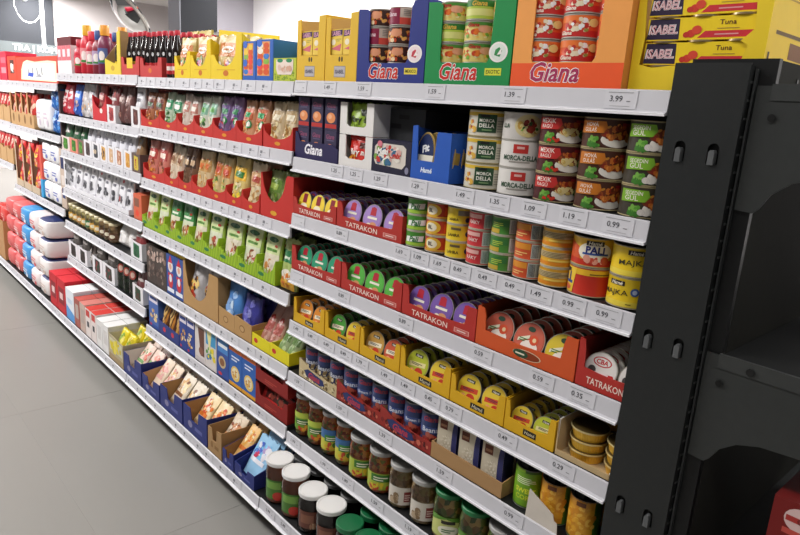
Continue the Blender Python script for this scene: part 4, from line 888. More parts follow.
crate(xa, xb-xa, z, 'red cardboard tray of dark sauce bottles at the left of the second bay', Art().ell(.11, .028, .018, .010, '#d8702c', 1))
for c in range(4):
    for j in range(4):
        place(DB, 'sauce_bottle', f'red-capped dark sauce bottle, {ORD[c]} column, {ORD[j]} row in red tray of second bay', 'bottle', (xa+.031+c*.0568, .042+j*.050, z+.003), (0, 0, .6), 'dark sauce bottles')
for c in range(2):
    for j in range(4):
        place(DB, 'sauce_bottle', f'loose red-capped dark sauce bottle, {["left", "right"][c]} column, {ORD[j]} row by yellow carton', 'bottle', (-.974+c*.056, .040+j*.052, z), (0, 0, .6), 'dark sauce bottles')
def pasta_bag(w, h, col, panel, seed, tip=None, cols=None, t=.05):
    a = Art(); a.rect(-w*.40, h*.50, w*.40, h*.82, panel, 1); a.blobs(0, h*.30, w*.34, h*.18, cols or VEG, 22, w*.085, 2, seed); a.ell(-w*.05, h*.66, w*.24, h*.08, '#f0ece0', 4, 14); a.rect(-w*.2, h*.64, w*.14, h*.68, panel, 6)
    return pouch_parts(w, h, t*.72, col, a, seed, tip=tip)
YC = ['#e8c81f', '#e8c81f', '#eaca22']
xs = [-.882, -.738, -.566, -.338]
for i in range(3):
    xa, xb = xs[i], xs[i+1]-.002; w = xb-xa
    a = Art(); a.ell(w*.5, .022, w*.09, .010, '#c8701f', 1, 14); a.rect(w*.2, .032, w*.8, .035, '#d8a81c', 1)
    P = tray_parts(w, .18, [(0, .085), (w*.08, .085)]+arc(w*.10, w*.80, .085, .040, 8, .6)+[(w*.83, [.10, .135, .145][i]), (w, [.10, .14, .15][i])], .10, .10, YC[i], '#d8b82c', a)
    place(P, 'display_carton', f'yellow display carton of soup pouches, {["left", "middle", "right"][i]} of three on the second bay top shelf', 'carton', (xa, .010, z))
    for j in range(3):
        place(pasta_bag(w*.88, .148, '#c8b070', '#c87a3a', 20+i*3+j, cols=['#c83a3a', '#5a9a5a', '#f0ead8', '#d88a3a', '#8a4a7a']), 'soup_pouch', f'colourful soup pouch, {ORD[j]} from front in the {["left", "middle", "right"][i]} yellow carton', 'pouch', (xa+w*.46, .036+j*.050, z+.004), (ROT(-4), ROT(2), 0), 'soup pouches in yellow cartons')
for i in range(2):
    a = Art(); a.ell(-.035, .175, .018, .016, '#d8481f', 2, 14); a.poly([(-.02, .06), (.03, .06), (.045, .17), (.0, .17)], '#26221c', 2); a.ell(.01, .10, .012, .008, '#e0d8c8', 3); a.rect(-.055, .0, .055, .05, '#c8a84a', 1)
    place(pouch_parts(.120, .228, .05, '#c8b048', a, 60+i), 'noodle_bag', f'tall gold and black noodle bag, {["left", "right"][i]} of two behind the yellow cartons', 'bag', (XU(190.5+i*13, .30, z+.15), .30, z), (ROT(-4), 0, 0), 'tall noodle bags')
place([('sheet', MB().prism([(0, 0), (.48, 0), (.48, .175), (.0, .215)], 0, .004, '#f0d414').mesh('sheet', 'printed_card'))], 'card_sheet', 'large plain yellow card sheet standing behind the soup cartons', 'card', (XU(219, .25, z+.2), .25, z))
for i in range(2):
    place(pouch_parts(.10, .225, .04, '#3a2f28', Art().blobs(0, .12, .04, .06, ['#5a4a3a', '#8a8078', '#2a2420'], 12, .02, 1, 3), 70+i), 'dark_bag', f'dark snack bag, {["front", "back"][i]} of two beside the yellow lid', 'bag', (XU(218, .36, z+.15), .36+i*.05, z), (0, 0, 0), 'dark snack bags')
def puzzle_box(w, h, d, seed):
    a = Art(); a.rect(w*.06, .016, w*.80, h-.006, '#e8a05a', 1); q = random.Random(seed)
    for r_ in range(6):
        for c in range(2): a.ell(w*(.24+.36*c), .028+r_*(h-.04)/5.4, w*.17, h*.075, q.choice(['#e84a3a', '#3a7ac8', '#8ab84a', '#f0c84a', '#e87a9a', '#f2ead8', '#d8582a']), 2+c, 12)
    a.rect(0, 0, w, .014, '#2a62b8', 2); a.rect(w*.80, 0, w, h, '#2a62b8', 2); a.ell(w*.2, h*.92, w*.16, .012, '#3a6ac8', 4, 12); a.ell(w*.2, h*.45, w*.16, .012, '#3a6ac8', 4, 12)
    return carton_parts(w, h, d, '#2a62b8', a, side='#2b6fb4')
place(puzzle_box(.085, .124, .14, 1), 'candy_box', 'tall colourful blue-edged candy box next to the yellow carton', 'box', (-.334, .012, z))
place(puzzle_box(.105, .127, .14, 2), 'candy_box', 'tall colourful candy box with wide blue side', 'box', (-.246, .012, z))
place(carton_parts(.105, .128, .12, '#e8d04a', Art().ell(.07, .095, .022, .018, '#3a7ab8', 1).rect(.0, .11, .10, .12, '#d8a02c', 1).ell(.05, .06, .02, .02, '#d8582a', 1)), 'candy_box', 'yellow candy box behind the small green tray', 'box', (-.118, .16, z))
for i in range(2): place(bottle_parts(.016, .145, '#e0c040', '#1f6a4a', squeeze=True), 'small_bottle', f'small green-capped bottle, {["left", "right"][i]} of two behind the yellow candy box', 'bottle', (-.155+i*.045, .32, z), group='small green-capped bottles')
w = .128
a = Art(); q = random.Random(4)
for i in range(40): a.ell(q.uniform(.004, w-.004), q.uniform(.004, .040), .004, .003, '#7a9a2c', 1, 6)
a.poly([(w*.12, .05), (w*.2, .028), (w*.8, .028), (w*.88, .05), (w*.88, .088), (w*.12, .088)], '#ecd9cc', 2); a.ell(w*.3, .084, w*.13, .008, '#2f8a5a', 3, 14); a.ell(w*.7, .084, w*.13, .008, '#2f8a5a', 3, 14); a.blobs(w*.5, .055, w*.3, .014, ['#f0e4d8', '#e0c0b0', '#d8a890'], 14, .009, 3, 2)
a.sh = [([(x, y*.74) for x, y in v], f, c, l) for v, f, c, l in a.sh]
place(carton_parts(w, .070, .10, '#b8c43a', a), 'sachet_box', 'small yellow-green dotted sachet box at the right end of the second bay top', 'box', (-.138, .012, z))

# ---- second and third shelves: red trays of bags
def bag_tray(xa, w, z, col, h1, label, art=None, dip=.035, d=.16, bay='b', back=.10):
    P = tray_parts(w, d, [(0, h1+.02)]+arc(w*.06, w*.94, h1, dip, 8, .7)+[(w, h1+.022)], .08, back, col, None, art)
    place(P, 'cardboard_tray', label, 'tray', (xa, .010, z))
def snack_bag(w, h, base, c1, c2, foods, seed, round_=None):
    a = Art(); a.rect(-w*.42, h*.52, w*.42, h*.80, c1, 1); a.blobs(0, h*.30, w*.32, h*.2, foods, 18, w*.10, 2, seed); a.poly([(-w*.30, h*.60), (w*.26, h*.57), (w*.30, h*.70), (-w*.24, h*.72)], c2, 4); a.lines(-w*.16, h*.80, w*.2, h*.86, 1, c2, 5); a.lines(-w*.2, h*.48, w*.25, h*.54, 1, c1, 5)
    if round_: a.ell(w*.22, h*.42, w*.2, w*.2, round_, 5, 14); a.ell(w*.22, h*.42, w*.12, w*.12, '#f0ece0', 6, 12)
    return pouch_parts(w, h, .036, base, a, seed)
z = ztop(1, 1)
E8 = XU
tr2 = [(141, 160, '#a86a4a', '#6a2a24', '#3a5a3a', FOOD), (160, 177, '#b8c8b0', '#2a8a5a', '#f0ece4', GREEN+['#f0f0e0']), (177, 194, '#d8c8bc', '#b87a6a', '#e8e0d4', ['#c8a890', '#e8dccc', '#a87860']), (194, 213, '#dcdccc', '#8ab8a0', '#4a9a3a', GREEN+['#f0ead8', '#e8e0a8']), (213, 236, '#8a6a98', '#5a3a7a', '#3a8a5a', ['#7a3a6a', '#4a2a5a', '#c83a4a']), (236, 262, '#d8a07a', '#c8643a', '#2f9a5a', ['#e89a4a', '#c85a2c', '#f0c88a']), (263, 292.5, '#d8c4a0', '#b89a6a', '#e8dcc0', ['#c8a05a', '#e8d8a8', '#a87a3a'])]
tr3 = [(143.5, 165, '#c8786a', '#a83a34', '#f0d8c8', FOOD), (165, 178.5, '#e0cfb8', '#c8a888', '#8a5a3a', ['#c8a080', '#e8d8c0']), (178.5, 192, '#7a5a44', '#4a3428', '#c8a884', ['#5a4030', '#8a6a50']), (192, 207, '#dcc49a', '#c89a5a', '#d8702c', ['#d8a85a', '#e8c88a']), (207, 226, '#d8c08a', '#c8722c', '#c8482c', ['#b8c86a', '#e0b85a', '#6a8a3a']), (226, 242, '#d8c078', '#e8b83a', '#3a7a3a', ['#e8c83a', '#8aa84a', '#f0e4b8']), (242, 259.5, '#dccba8', '#c89a6a', '#a8402c', ['#e8d4a8', '#b88a4a'])]
for si, (trs, k) in enumerate(((tr2, 1), (tr3, 2))):
    z = ztop(1, k); hh = SH[1][k-1]-z-.018
    for i, (ul, ur, base, c1, c2, foods) in enumerate(trs):
        xa, xb = XU(ul, .010, z)+.001, XU(ur, .010, z)-.001; w = xb-xa
        bag_tray(xa, w, z, '#c4322c', .050 if k == 1 else .046, f'red snack tray, {ORD[i]} from the left on the {ORD[k]} shelf of the second bay', Art().ell(w*.5, .016, w*.10, .006, '#d8902c', 1, 14), dip=.020 if k == 1 else .015)
        nb = 2 if w > .12 else 1; bw = (w-.012)/nb
        for c in range(nb):
            for j in range(3):
                hb = min(hh, .175)*rnd.uniform(.93, 1.0); 
                place(snack_bag(bw*.92, hb, base, c1, c2, foods, 100+si*50+i*6+c*2+(j % 2), '#2f8a4a' if (si == 0 and i in (4, 5)) else None), 'snack_bag', f'{ORD[j]} bag from front, {["left", "right"][c] if nb > 1 else "only"} file, {ORD[i]} red tray, {ORD[k]} shelf, second bay', 'bag', (xa+.006+bw*(c+.5), .038+j*.052, z+.004), (ROT(-6+rnd.uniform(-1, 1)), ROT(rnd.uniform(-2, 2)), ROT(rnd.uniform(-2, 2))), 'snack bags in red trays')
# big red tray with round window on the third shelf
z = ztop(1, 2); xa, xb = XU(260.5, .010, z), -.006; w = xb-xa
a = Art(); a.ell(w*.42, .018, w*.10, .008, '#d8a02c', 1, 14)
P = tray_parts(w, .2, [(0, .145)]+arc(w*.04, w*.78, .140, .085, 12, .55)+[(w*.82, .150), (w, .150)], .15, .15, '#c4322c', '#a82a26', a)
place(P, 'display_carton', 'large red carton with round cut-out showing green bags, third shelf of second bay', 'carton', (xa, .010, z))
for c in range(2):
    for j in range(2):
        place(snack_bag(w*.42, .15, '#8a9a5a', '#6a8a3a', '#a8c05a', ['#c8cf9a', '#5a7a2c', '#e8e4c0', '#7a9a3a'], 150+c), 'snack_bag', f'olive green snack bag, {["left", "right"][c]}, {["front", "back"][j]} in the round-window red carton', 'bag', (xa+w*(.22+.42*c), .045+j*.055, z+.004), (ROT(-5), 0, 0), 'bags in round-window carton')
# ---- fourth shelf: green sachet trays
z = ztop(1, 3)
ub = [142.5, 154, 165, 176.5, 189.5, 203, 218.5, 237.5, 256.5, 275]
for i in range(9):
    xa, xb = XU(ub[i], .010, z)+.001, XU(ub[i+1], .010, z)-.001; w = xb-xa
    a = Art(); 
    for q in range(7): a.poly([(w*q/7, 0), (w*(q+.45)/7, 0), (w*(q+1.1)/7, .05), (w*(q+.65)/7, .05)], '#8aac24', 1)
    a.ell(w*.24, .022, w*.16, .007, '#2f7a4a', 2, 14)
    P = tray_parts(w, .16, [(0, .052), (w*.08, .050)]+arc(w*.10, w*.86, .052, .022, 6)+[(w, .085)], .08, .08, '#9dbf2a', '#a8c83a', a)
    place(P, 'cardboard_tray', f'lime green striped sachet tray, {ORD[i]} from the left on the fourth shelf of second bay', 'tray', (xa, .010, z))
    dark = i in (2, 3)
    A_ = Art(); ww = w*.86; hb = .168
    A_.rect(-ww*.46, .02, ww*.46, hb*.55, ['#e0d8c0', '#d8dcc0'][i % 2], 1); A_.rect(-ww*.46, hb*.55, ww*.46, hb*.97, '#3f8a4a' if dark else '#d0dca0', 1); A_.ell(0, hb*.84, ww*.30, hb*.055, '#2a6a3a', 3, 16); A_.ell(ww*.24, hb*.72, ww*.10, hb*.03, '#c8382c', 3, 10); A_.rect(-ww*.3, hb*.60, ww*.3, hb*.655, '#5a8a3a' if not dark else '#e8ecd8', 3)
    A_.blobs(ww*.05, hb*.28, ww*.28, hb*.14, ['#8a4a2c', '#e8dcc8', '#c8803a', '#b84a3a', '#d8c8a0'], 16, ww*.12, 3, i+2)
    me = pouch_parts(ww, hb, .024, '#b4cf5a' if not dark else '#4a8a4a', A_, 200+i)
    for j in range(3):
        place(me, 'soup_sachet', f'green soup sachet, {ORD[j]} from front in the {ORD[i]} lime tray', 'sachet', (xa+w/2, .032+j*.036, z+.004), (ROT(-8), ROT(-1), 0), 'soup sachets in lime trays')
A_ = Art(); A_.rect(-.035, .09, .035, .13, '#2f7a4a', 1); A_.lines(-.03, .10, .03, .12, 1, '#e0ead0', 2); A_.rect(-.04, .0, .04, .055, '#e0a83a', 1); A_.ell(0, .05, .03, .018, '#e8e0d0', 2, 14); A_.blobs(0, .03, .03, .02, ['#d8782c', '#e8b84a', '#c85a2c'], 14, .009, 2, 3)
for j in range(2): place(pouch_parts(.088, .17, .035, '#a8b86a', A_, 222), 'soup_sachet', f'wide soup sachet with orange noodles, {["front", "back"][j]} one at the right end of the fourth shelf', 'sachet', (-.052, .035+j*.05, z), (ROT(-6), 0, 0), 'wide soup sachets')

# ---- fifth shelf of the second bay
z = ztop(1, 4)
def box_at(ul, ur, h, d, z, col, art, label, name='carton', y=.012, cat='carton', side=None, top=None, bay=None):
    xa, xb = XU(ul, y, z)+.001, XU(ur, y, z)-.001; w = xb-xa
    return place(carton_parts(w, h, d, col, art(w) if art else None, side=side, top=top), name, label, cat, (xa, y, z)), xa, w
for j in range(2):
    w = .112; a = Art(); a.blobs(w*.5, .14, w*.42, .03, ['#8a7268', '#b89c90', '#5a4a44', '#d0b8ac'], 22, .013, 1, 3+j); a.blobs(w*.5, .06, w*.42, .04, ['#4a3a34', '#6a5650', '#8a7a70'], 20, .012, 1, 5+j)
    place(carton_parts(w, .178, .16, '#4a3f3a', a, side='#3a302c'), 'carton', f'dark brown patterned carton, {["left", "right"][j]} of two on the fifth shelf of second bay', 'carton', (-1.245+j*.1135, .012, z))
for j in range(2):
    w = .086; a = Art(); a.ell(w*.5, .13, w*.30, .028, '#e8e4e4', 1, 18); a.ell(w*.5, .128, w*.15, .014, '#e0a890', 2, 14); a.poly([(w*.25, .145), (w*.75, .145), (w*.5, .18)], '#c8283a', 2); a.ell(w*.5, .06, w*.28, .030, '#c83a44', 1, 18); a.ell(w*.5, .075, w*.16, .018, '#f0e8e8', 2, 14); a.rect(w*.1, .012, w*.9, .030, '#e8ecf4', 1); a.rect(w*.2, .085, w*.8, .098, '#c83040', 1)
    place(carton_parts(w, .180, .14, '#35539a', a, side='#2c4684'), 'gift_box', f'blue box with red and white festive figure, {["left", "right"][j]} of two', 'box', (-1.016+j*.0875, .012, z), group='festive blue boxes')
place(carton_parts(.168, .016, .12, '#e0c02c'), 'carton', 'thin yellow carton lying on top of the festive blue boxes', 'carton', (-1.01, .02, z+.1805))
xa, xb = -.838, -.520; w = xb-xa
P = tray_parts(w, .24, [(0, .19), (w*.06, .19)]+arc(w*.08, w*.74, .150, .105, 10, .45)+[(w*.76, .185), (w, .185)], .185, .185, '#b8905c', '#a88455')
place(P, 'display_carton', 'kraft display carton of crumpled candy bags on fifth shelf of second bay', 'carton', (xa, .010, z))
for c in range(2):
    for j in range(2):
        place(pouch_parts(.125, .19, .075, '#b8b4b4', Art().blobs(0, .085, .042, .045, ['#c8442c', '#e0a82c', '#8a2a1c', '#e8c87a', '#4a2418'], 26, .013, 1, 6+c).blobs(0, .155, .03, .018, ['#c8c4c4', '#8a8688'], 8, .014, 1, 2), 230+c), 'candy_bag', f'crumpled clear candy bag, {["left", "right"][c]} {["front", "back"][j]} in kraft display carton', 'bag', (xa+.085+c*.132, .054+j*.09, z+.004), (ROT(-3), 0, 0), 'candy bags in kraft carton')
for i in range(2):
    xa = -.513+i*.128; w = .126
    P = tray_parts(w, .22, [(0, .075), (w*.9, .068), (w, .068)], .075, .075, '#b8905c', '#a88455', Art().ell(w*.45, .036, w*.16, .014, '#8a6438', 1, 16).ell(w*.45, .036, w*.12, .010, '#c09a68', 2, 16))
    place(P, 'cardboard_tray', f'small kraft tray of blue bags, {["left", "right"][i]} of two on the fifth shelf', 'tray', (xa, .010, z))
    for j in range(3):
        place(pouch_parts(.116, .17-.015*i, .044, ['#4f86c8', '#3a3a8a'][i], Art().blobs(0, .09, .03, .04, [['#8ab0e0', '#c8dcf0', '#3a6ab0'], ['#5a5ab0', '#8a8ac8', '#2a2a6a']][i], 16, .016, 1, 3), 240+i), 'blue_bag', f'{["light", "dark"][i]} blue crinkled bag, {ORD[j]} from front in its kraft tray', 'bag', (xa+w/2, .042+j*.062, z+.004), (ROT(-8), 0, 0), 'blue bags in kraft trays')
for i in range(2):
    xa = -.254+i*.124; w = .122; gcol = ['#c89a8c', '#a8b88a'][i]
    P = tray_parts(w, .26, [(0, .048), (w, .044)], .05, .05, '#e0d21f', '#d8c83a', Art().ell(w*.22, .024, w*.11, .009, '#c8322c', 1, 14))
    place(P, 'cardboard_tray', f'bright yellow low tray of {["pink", "green"][i]} bags on the fifth shelf of second bay', 'tray', (xa, .010, z))
    for c in range(2):
        for j in range(3):
            place(pouch_parts(.056, .165, .026, gcol, Art().rect(-.022, .05, .022, .09, ['#b05a50', '#6a8a4a'][i], 1).ell(0, .105, .014, .01, ['#c8382c', '#4a9a3a'][i], 2, 12).blobs(0, .03, .016, .02, [['#d8b0a0', '#b87a6a'], ['#c8d8a8', '#8aa86a']][i], 10, .008, 1, 4), 250+i), 'snack_bag', f'{["pink", "green"][i]} bag, {["left", "right"][c]} file, {ORD[j]} from front in yellow low tray', 'bag', (xa+.032+c*.058, .040+j*.055, z+.006), (ROT(-30), 0, 0), f'{["pink", "green"][i]} bags in yellow trays')

# ---- sixth shelf of the second bay
z = ztop(1, 5)
def dough(w, h, base, seed, gold=True):
    a = Art(); a.rect(w*.06, h*.70, w*.94, h*.94, '#e0d8e4', 1); a.rect(w*.12, h*.78, w*.88, h*.86, base, 2); a.blobs(w*.5, h*.35, w*.36, h*.18, ['#d8a050', '#e8c88a', '#a86a2c', '#f0e0b8'] if gold else ['#8a4a3a', '#c88a6a', '#5a2a20'], 18, w*.10, 1, seed); a.rect(0, 0, w, h*.10, base, 1); a.ell(w*.2, h*.07, w*.12, h*.035, '#c8324a', 2, 12)
    return a
place(carton_parts(.112, .178, .15, '#4a6ab0', dough(.112, .178, '#34509a', 3)), 'baking_box', 'light blue baking box at the left end of the sixth shelf of second bay', 'box', (-1.236, .012, z))
xa, w = -1.120, .225
P = tray_parts(w, .2, [(0, .06), (w, .052)], .08, .08, '#2f3d80', '#3a4a90', Art().ell(w*.3, .03, w*.07, .012, '#c83a4a', 1, 12).ell(w*.7, .03, w*.07, .012, '#c83a4a', 1, 12))
place(P, 'cardboard_tray', 'navy tray of golden wafer rolls packs on sixth shelf of second bay', 'tray', (xa, .010, z))
for c in range(3):
    for j in range(2):
        place(pouch_parts(.070, .165, .05, '#6a4432', Art().poly([(-.025, .03), (.0, .03), (.028, .15), (.018, .15)], '#d8a85a', 1).poly([(-.03, .05), (-.02, .05), (.004, .15), (-.006, .15)], '#e8c88a', 1).poly([(.005, .03), (.02, .03), (.030, .12), (.026, .12)], '#c8843a', 2).rect(-.03, .0, .03, .03, '#8a3a2c', 1), 260+c), 'wafer_bag', f'brown bag of golden wafers, {["left", "middle", "right"][c]} {["front", "back"][j]} in navy tray', 'bag', (xa+.038+c*.074, .042+j*.07, z+.004), (ROT(-8), 0, 0), 'wafer bags in navy tray')
xs6 = [(-.892, .075, '#2f4590', True), (-.815, .075, '#2f4590', True)]
for i, (xa, w, c, g) in enumerate(xs6):
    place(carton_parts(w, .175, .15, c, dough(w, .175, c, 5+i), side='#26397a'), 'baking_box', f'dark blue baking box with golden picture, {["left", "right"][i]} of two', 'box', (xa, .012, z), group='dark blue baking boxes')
for i in range(2):
    xa = -.735+i*.098; w = .096; a = Art()
    if i == 0: a.poly([(w*.3, .15), (w*.55, .03), (w*.9, .03), (w*.9, .15)], '#6a4436', 1); a.rect(w*.1, .0, w*.9, .02, '#c8c0c0', 1); a.ell(w*.6, .05, w*.22, .018, '#8a5a48', 2, 14)
    else: a.rect(w*.05, .10, w*.95, .17, '#4a9ac8', 1); a.blobs(w*.5, .06, w*.36, .035, ['#e8d43a', '#f0e88a', '#5a9a4a', '#3a7ab8'], 20, .011, 1, 4); a.poly([(w*.1, .17), (w*.4, .06), (w*.6, .17)], '#e8e4a0', 2)
    place(carton_parts(w, .175, .15, '#dcd4d0', a, side='#d8d0cc'), 'baking_box', f'white baking box with {["brown chocolate", "blue and yellow"][i]} picture on sixth shelf', 'box', (xa, .012, z))
cb3 = [(-.536, .1, 'o'), (-.433, .1, 'c'), (-.330, .1, 'c')]
for i, (xa, w, k) in enumerate(cb3):
    a = Art(); h = .182
    if k == 'o': a.rect(w*.08, h*.58, w*.92, h*.90, '#4a86c8', 1); a.ell(w*.5, h*.94, w*.2, h*.03, '#c8d8e8', 2, 12); a.rect(w*.12, h*.70, w*.88, h*.78, '#e8ecf0', 2); a.ell(w*.45, h*.36, w*.30, h*.14, '#c8b48a', 1, 18); a.ell(w*.45, h*.36, w*.2, h*.09, '#8a5a3a', 2, 16); a.ell(w*.3, h*.08, w*.16, h*.04, '#c83a4a', 2, 12)
    else: a.rect(0, h*.78, w, h, '#e0742c', 1); a.ell(w*.22, h*.90, w*.15, h*.05, '#c8281f', 2, 12); a.lines(w*.4, h*.86, w*.92, h*.95, 2, '#f0e4c8', 2); a.lines(w*.2, h*.58, w*.85, h*.72, 2, '#dfe8f4', 2); a.ell(w*.5, h*.30, w*.34, h*.17, '#e8c86a', 1, 20); a.ell(w*.5, h*.31, w*.25, h*.12, '#f0e4c0', 2, 18); a.blobs(w*.5, h*.30, w*.18, h*.07, ['#c88a3a', '#e8b85a', '#a8602c'], 10, w*.06, 3, 3); a.rect(0, 0, w, h*.08, '#e0a02c', 1)
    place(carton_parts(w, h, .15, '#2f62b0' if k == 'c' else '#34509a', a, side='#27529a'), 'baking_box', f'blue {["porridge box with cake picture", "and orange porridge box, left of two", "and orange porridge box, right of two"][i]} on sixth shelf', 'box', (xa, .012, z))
for k in range(2):
    xa, w = -.226, .215; zz = z+k*.096
    P = tray_parts(w, .24, [(0, .085), (w*.10, .082), (w*.16, .045), (w*.84, .042), (w*.9, .072), (w, .075)], .085, .085, '#8a1f1c', '#7a1a18', Art().lines(w*.3, .012, w*.7, .026, 2, '#b8483a', 1))
    place(P, 'cardboard_tray', f'dark red tray of flat packs, {["lower", "upper"][k]} of two stacked on sixth shelf', 'tray', (xa, .010, zz))
    fp = carton_parts(.19, .07, .012, '#b82a28', Art().rect(.02, .03, .16, .06, '#4a1c1a', 1).blobs(.09, .045, .05, .012, ['#c8564a', '#8a3a2c', '#e0b0a0', '#3a3a2c'], 14, .012, 2, 3+k).rect(.02, .008, .17, .018, '#e0d8d4', 1), top='#d8c8c4')
    for j in range(6):
        place(fp, 'flat_pack', f'flat red pack, {ORD[j]} from front in the {["lower", "upper"][k]} dark red tray', 'food pack', (xa+.011, .022+j*.026, zz+.004), (ROT(-22), 0, 0), 'flat packs in dark red trays')

# ---- base shelf of the second bay: trays of filed sachets
z = ztop(1, 6)
NV = '#2a3478'
bt = [(124.5, 142, NV, '#e0d8d0', ['#e8a090', '#7aa86a', '#f0d8c8', '#d86a5a'], 'pink and green', .10), (143, 160, NV, '#c8a070', ['#f0e0c8', '#e8b0a8', '#d88a7a', '#f0c88a'], 'peach', .075), (161, 183, NV, '#b08858', ['#f0e8d8', '#8a5a3a', '#d8a86a', '#f4dcae'], 'cream and brown', .10),
      (184, 207.5, NV, '#b08858', ['#f0c880', '#e07a2c', '#f0e4d0', '#d8502c'], 'orange and cream', .105), (208.5, 222, '#a88458', '#a88458', ['#e8d8c0', '#c88a5a', '#8a4a2c'], 'tan', .10), (223, 234, NV, '#a88458', ['#f0b048', '#e07a2c', '#f0e0b0'], 'bright orange', .06), (235, 254.5, NV, NV, ['#7ac0e8', '#e8e8f0', '#4a6ac8', '#c83a5a', '#b8a0d0'], 'light blue', .05)]
for i, (ul, ur, col, inner, cs, d, hf) in enumerate(bt):
    xa, xb = XU(ul, YB+.010, z)+.001, XU(ur, YB+.010, z)-.001; w = xb-xa
    a = Art(); a.ell(w*.3, hf*.35, w*.09, hf*.14, '#8a86a8' if col == NV else '#8a6438', 1, 14); a.rect(w*.5, hf*.25, w*.8, hf*.4, '#5a60a0' if col == NV else '#8a6438', 1)
    P = tray_parts(w, .44, [(0, hf), (w*.30, hf), (w*.36, hf*.55), (w*.62, hf*.55), (w*.66, hf*1.05), (w, hf*1.1)], .105, .12, col, inner, a, side=col)
    place(P, 'cardboard_tray', f'{"navy" if col == NV else "kraft"} tray of filed {d} sachets, {ORD[i]} from left on the second bay base', 'tray', (xa, YB+.008, z))
    base = ['#e8cfc0', '#ecd8c0', '#e8dcc8', '#f0d8a8', '#d8c4a8', '#f0c078', '#9ac8e8'][i]
    nf = 2 if w > .17 else 1; bw = (w-.010)/nf
    for c in range(nf):
        A_ = Art(); hh = .150; A_.blobs(0, hh*.62, bw*.34, hh*.22, cs, 26, bw*.11, 1, 30+i*2+c); A_.rect(-bw*.36, hh*.34, bw*.30, hh*.44, cs[1], 4)
        me = pouch_parts(bw*.92, hh, .017, base, A_, 300+i*2+c)
        for j in range(8):
            place(me, 'sachet', f'{d} sachet, {ORD[j]} from front{", "+["left", "right"][c]+" file" if nf > 1 else ""} in base tray of second bay', 'sachet', (xa+.005+bw*(c+.5), YB+.040+j*.034, z+.006), (ROT(-38 if i != 6 else -32), 0, ROT(rnd.uniform(-1, 1))), f'{d} sachets')

# ================================================================== THIRD BAY
def pouch_at(ul, ur, h, z, base, c1, c2, foods, seed, label, n=2, t=.05, y=.03, group=None, name='snack_bag', pitch=.05, lean=-6):
    x0, x1 = XU(ul, y, z), XU(ur, y, z); w = x1-x0
    me = snack_bag(w*.95, h, base, c1, c2, foods, seed)
    for j in range(n): place(me, name, f'{label}, {["front", "second", "third"][j]} one', 'bag', ((x0+x1)/2, y+.015+j*pitch, z+.003), (ROT(lean), ROT(rnd.uniform(-2, 2)), 0), group or label)
def win_box(ul, ur, h, z, col, food, seed, label, pouch='#cfcdd2', d=.16, short=None):
    """display box with a printed window, pouches standing in it"""
    xa, xb = XU(ul, .010, z)+.001, XU(ur, .010, z)-.001; w = xb-xa; hf = h*.50
    a = Art(); wn = [(w*.24, hf*.22), (w*.32, hf*.12), (w*.70, hf*.12), (w*.78, hf*.22), (w*.76, hf*.86), (w*.26, hf*.92)]
    a.poly(wn, food[0], 1); a.blobs(w*.5, hf*.46, w*.20, hf*.26, food, 14, w*.085, 2, seed)
    P = tray_parts(w, d, [(0, hf*1.05), (w*.5, hf), (w, hf*1.02)], hf, hf, col, '#c8c4c4', a)
    place(P, 'display_carton', label, 'carton', (xa, .010, z))
    A_ = Art(); A_.rect(-w*.22, h*.62, w*.24, h*.70, '#6a6870' if pouch > '#9' else '#b8b0ac', 1); A_.blobs(0, h*.80, w*.22, h*.07, ['#8a8890', '#f0eef2', '#a8a6b0'] if pouch > '#9' else [food[0], '#8a8480', pouch], 7, w*.10, 1, seed+1)
    me = pouch_parts(w*.86, h*.97, .036, pouch, A_, seed)
    for j in range(2): place(me, 'pouch', f'{["front", "back"][j]} pouch in the {short or label.split(",")[0]}', 'pouch', (xa+w/2, .036+j*.05, z+.004), (ROT(-4), 0, 0), label)
# top shelf
z = ztop(2, 0)
for i, ul in enumerate((56, 60.5, 65)):
    xa = -2.496+i*.087; w = .085
    place(carton_parts(w, .15, .12, '#ece6e6', Art().rect(.0, .07, w, .15, '#d8707a', 1).rect(w*.2, .09, w*.8, .13, '#f0d8dc', 2)), 'carton', f'pink and white carton, {["left", "middle", "right"][i]} of three at the third bay top left', 'carton', (xa, .012, z))
place(carton_parts(.26, .045, .11, '#6a2028', None), 'carton', 'dark red flat carton lying on the pink and white cartons', 'carton', (-2.496, .014, z+.1505))
def ketch(col, cap, lab):
    a = Art(); a.rect(-.03, .05, .03, .12, lab, 1); a.ell(0, .085, .016, .022, '#f2e8e4', 2, 14); a.rect(-.02, .055, .02, .065, '#3f8a3a', 3)
    return bottle_parts(.036, .225, col, cap, a, squeeze=True)
KB = [ketch('#c8203a', '#c8203a', '#d84a5a'), ketch('#d0283a', '#e8b02c', '#e08a90'), ketch('#c0283a', '#d8283a', '#e0b0b4'), ketch('#7a2a4a', '#e89a2c', '#5a6aa0'), ketch('#8a2a3a', '#2a4a8a', '#b8a0c0')]
kx = [(-2.19, 0, .80), (-2.075, 1, 1.1), (-1.985, 2, .95), (-1.885, 4, .95), (-1.80, 3, 1.05)]
for i, (u, k, sc) in enumerate(kx):
    for j in range(2):
        place(KB[k], 'ketchup_bottle', f'red ketchup bottle with {["red", "yellow", "red", "blue", "orange"][i]} cap, {ORD[i]} from left, {["front", "back"][j]} row', 'bottle', (u, .05+j*.085, z), (0, 0, .7), 'ketchup bottles', (1, 1, sc))
xa, xb = XU(105.5, .01, z), XU(121, .01, z); w = xb-xa
P = tray_parts(w, .2, [(0, .075), (w*.5, .055), (w*.78, .05), (w*.82, .19), (w, .195)], .19, .19, '#e2c83a', '#a8885a', Art().ell(w*.5, .03, w*.12, .012, '#c8a02c', 1), side='#a8885a')
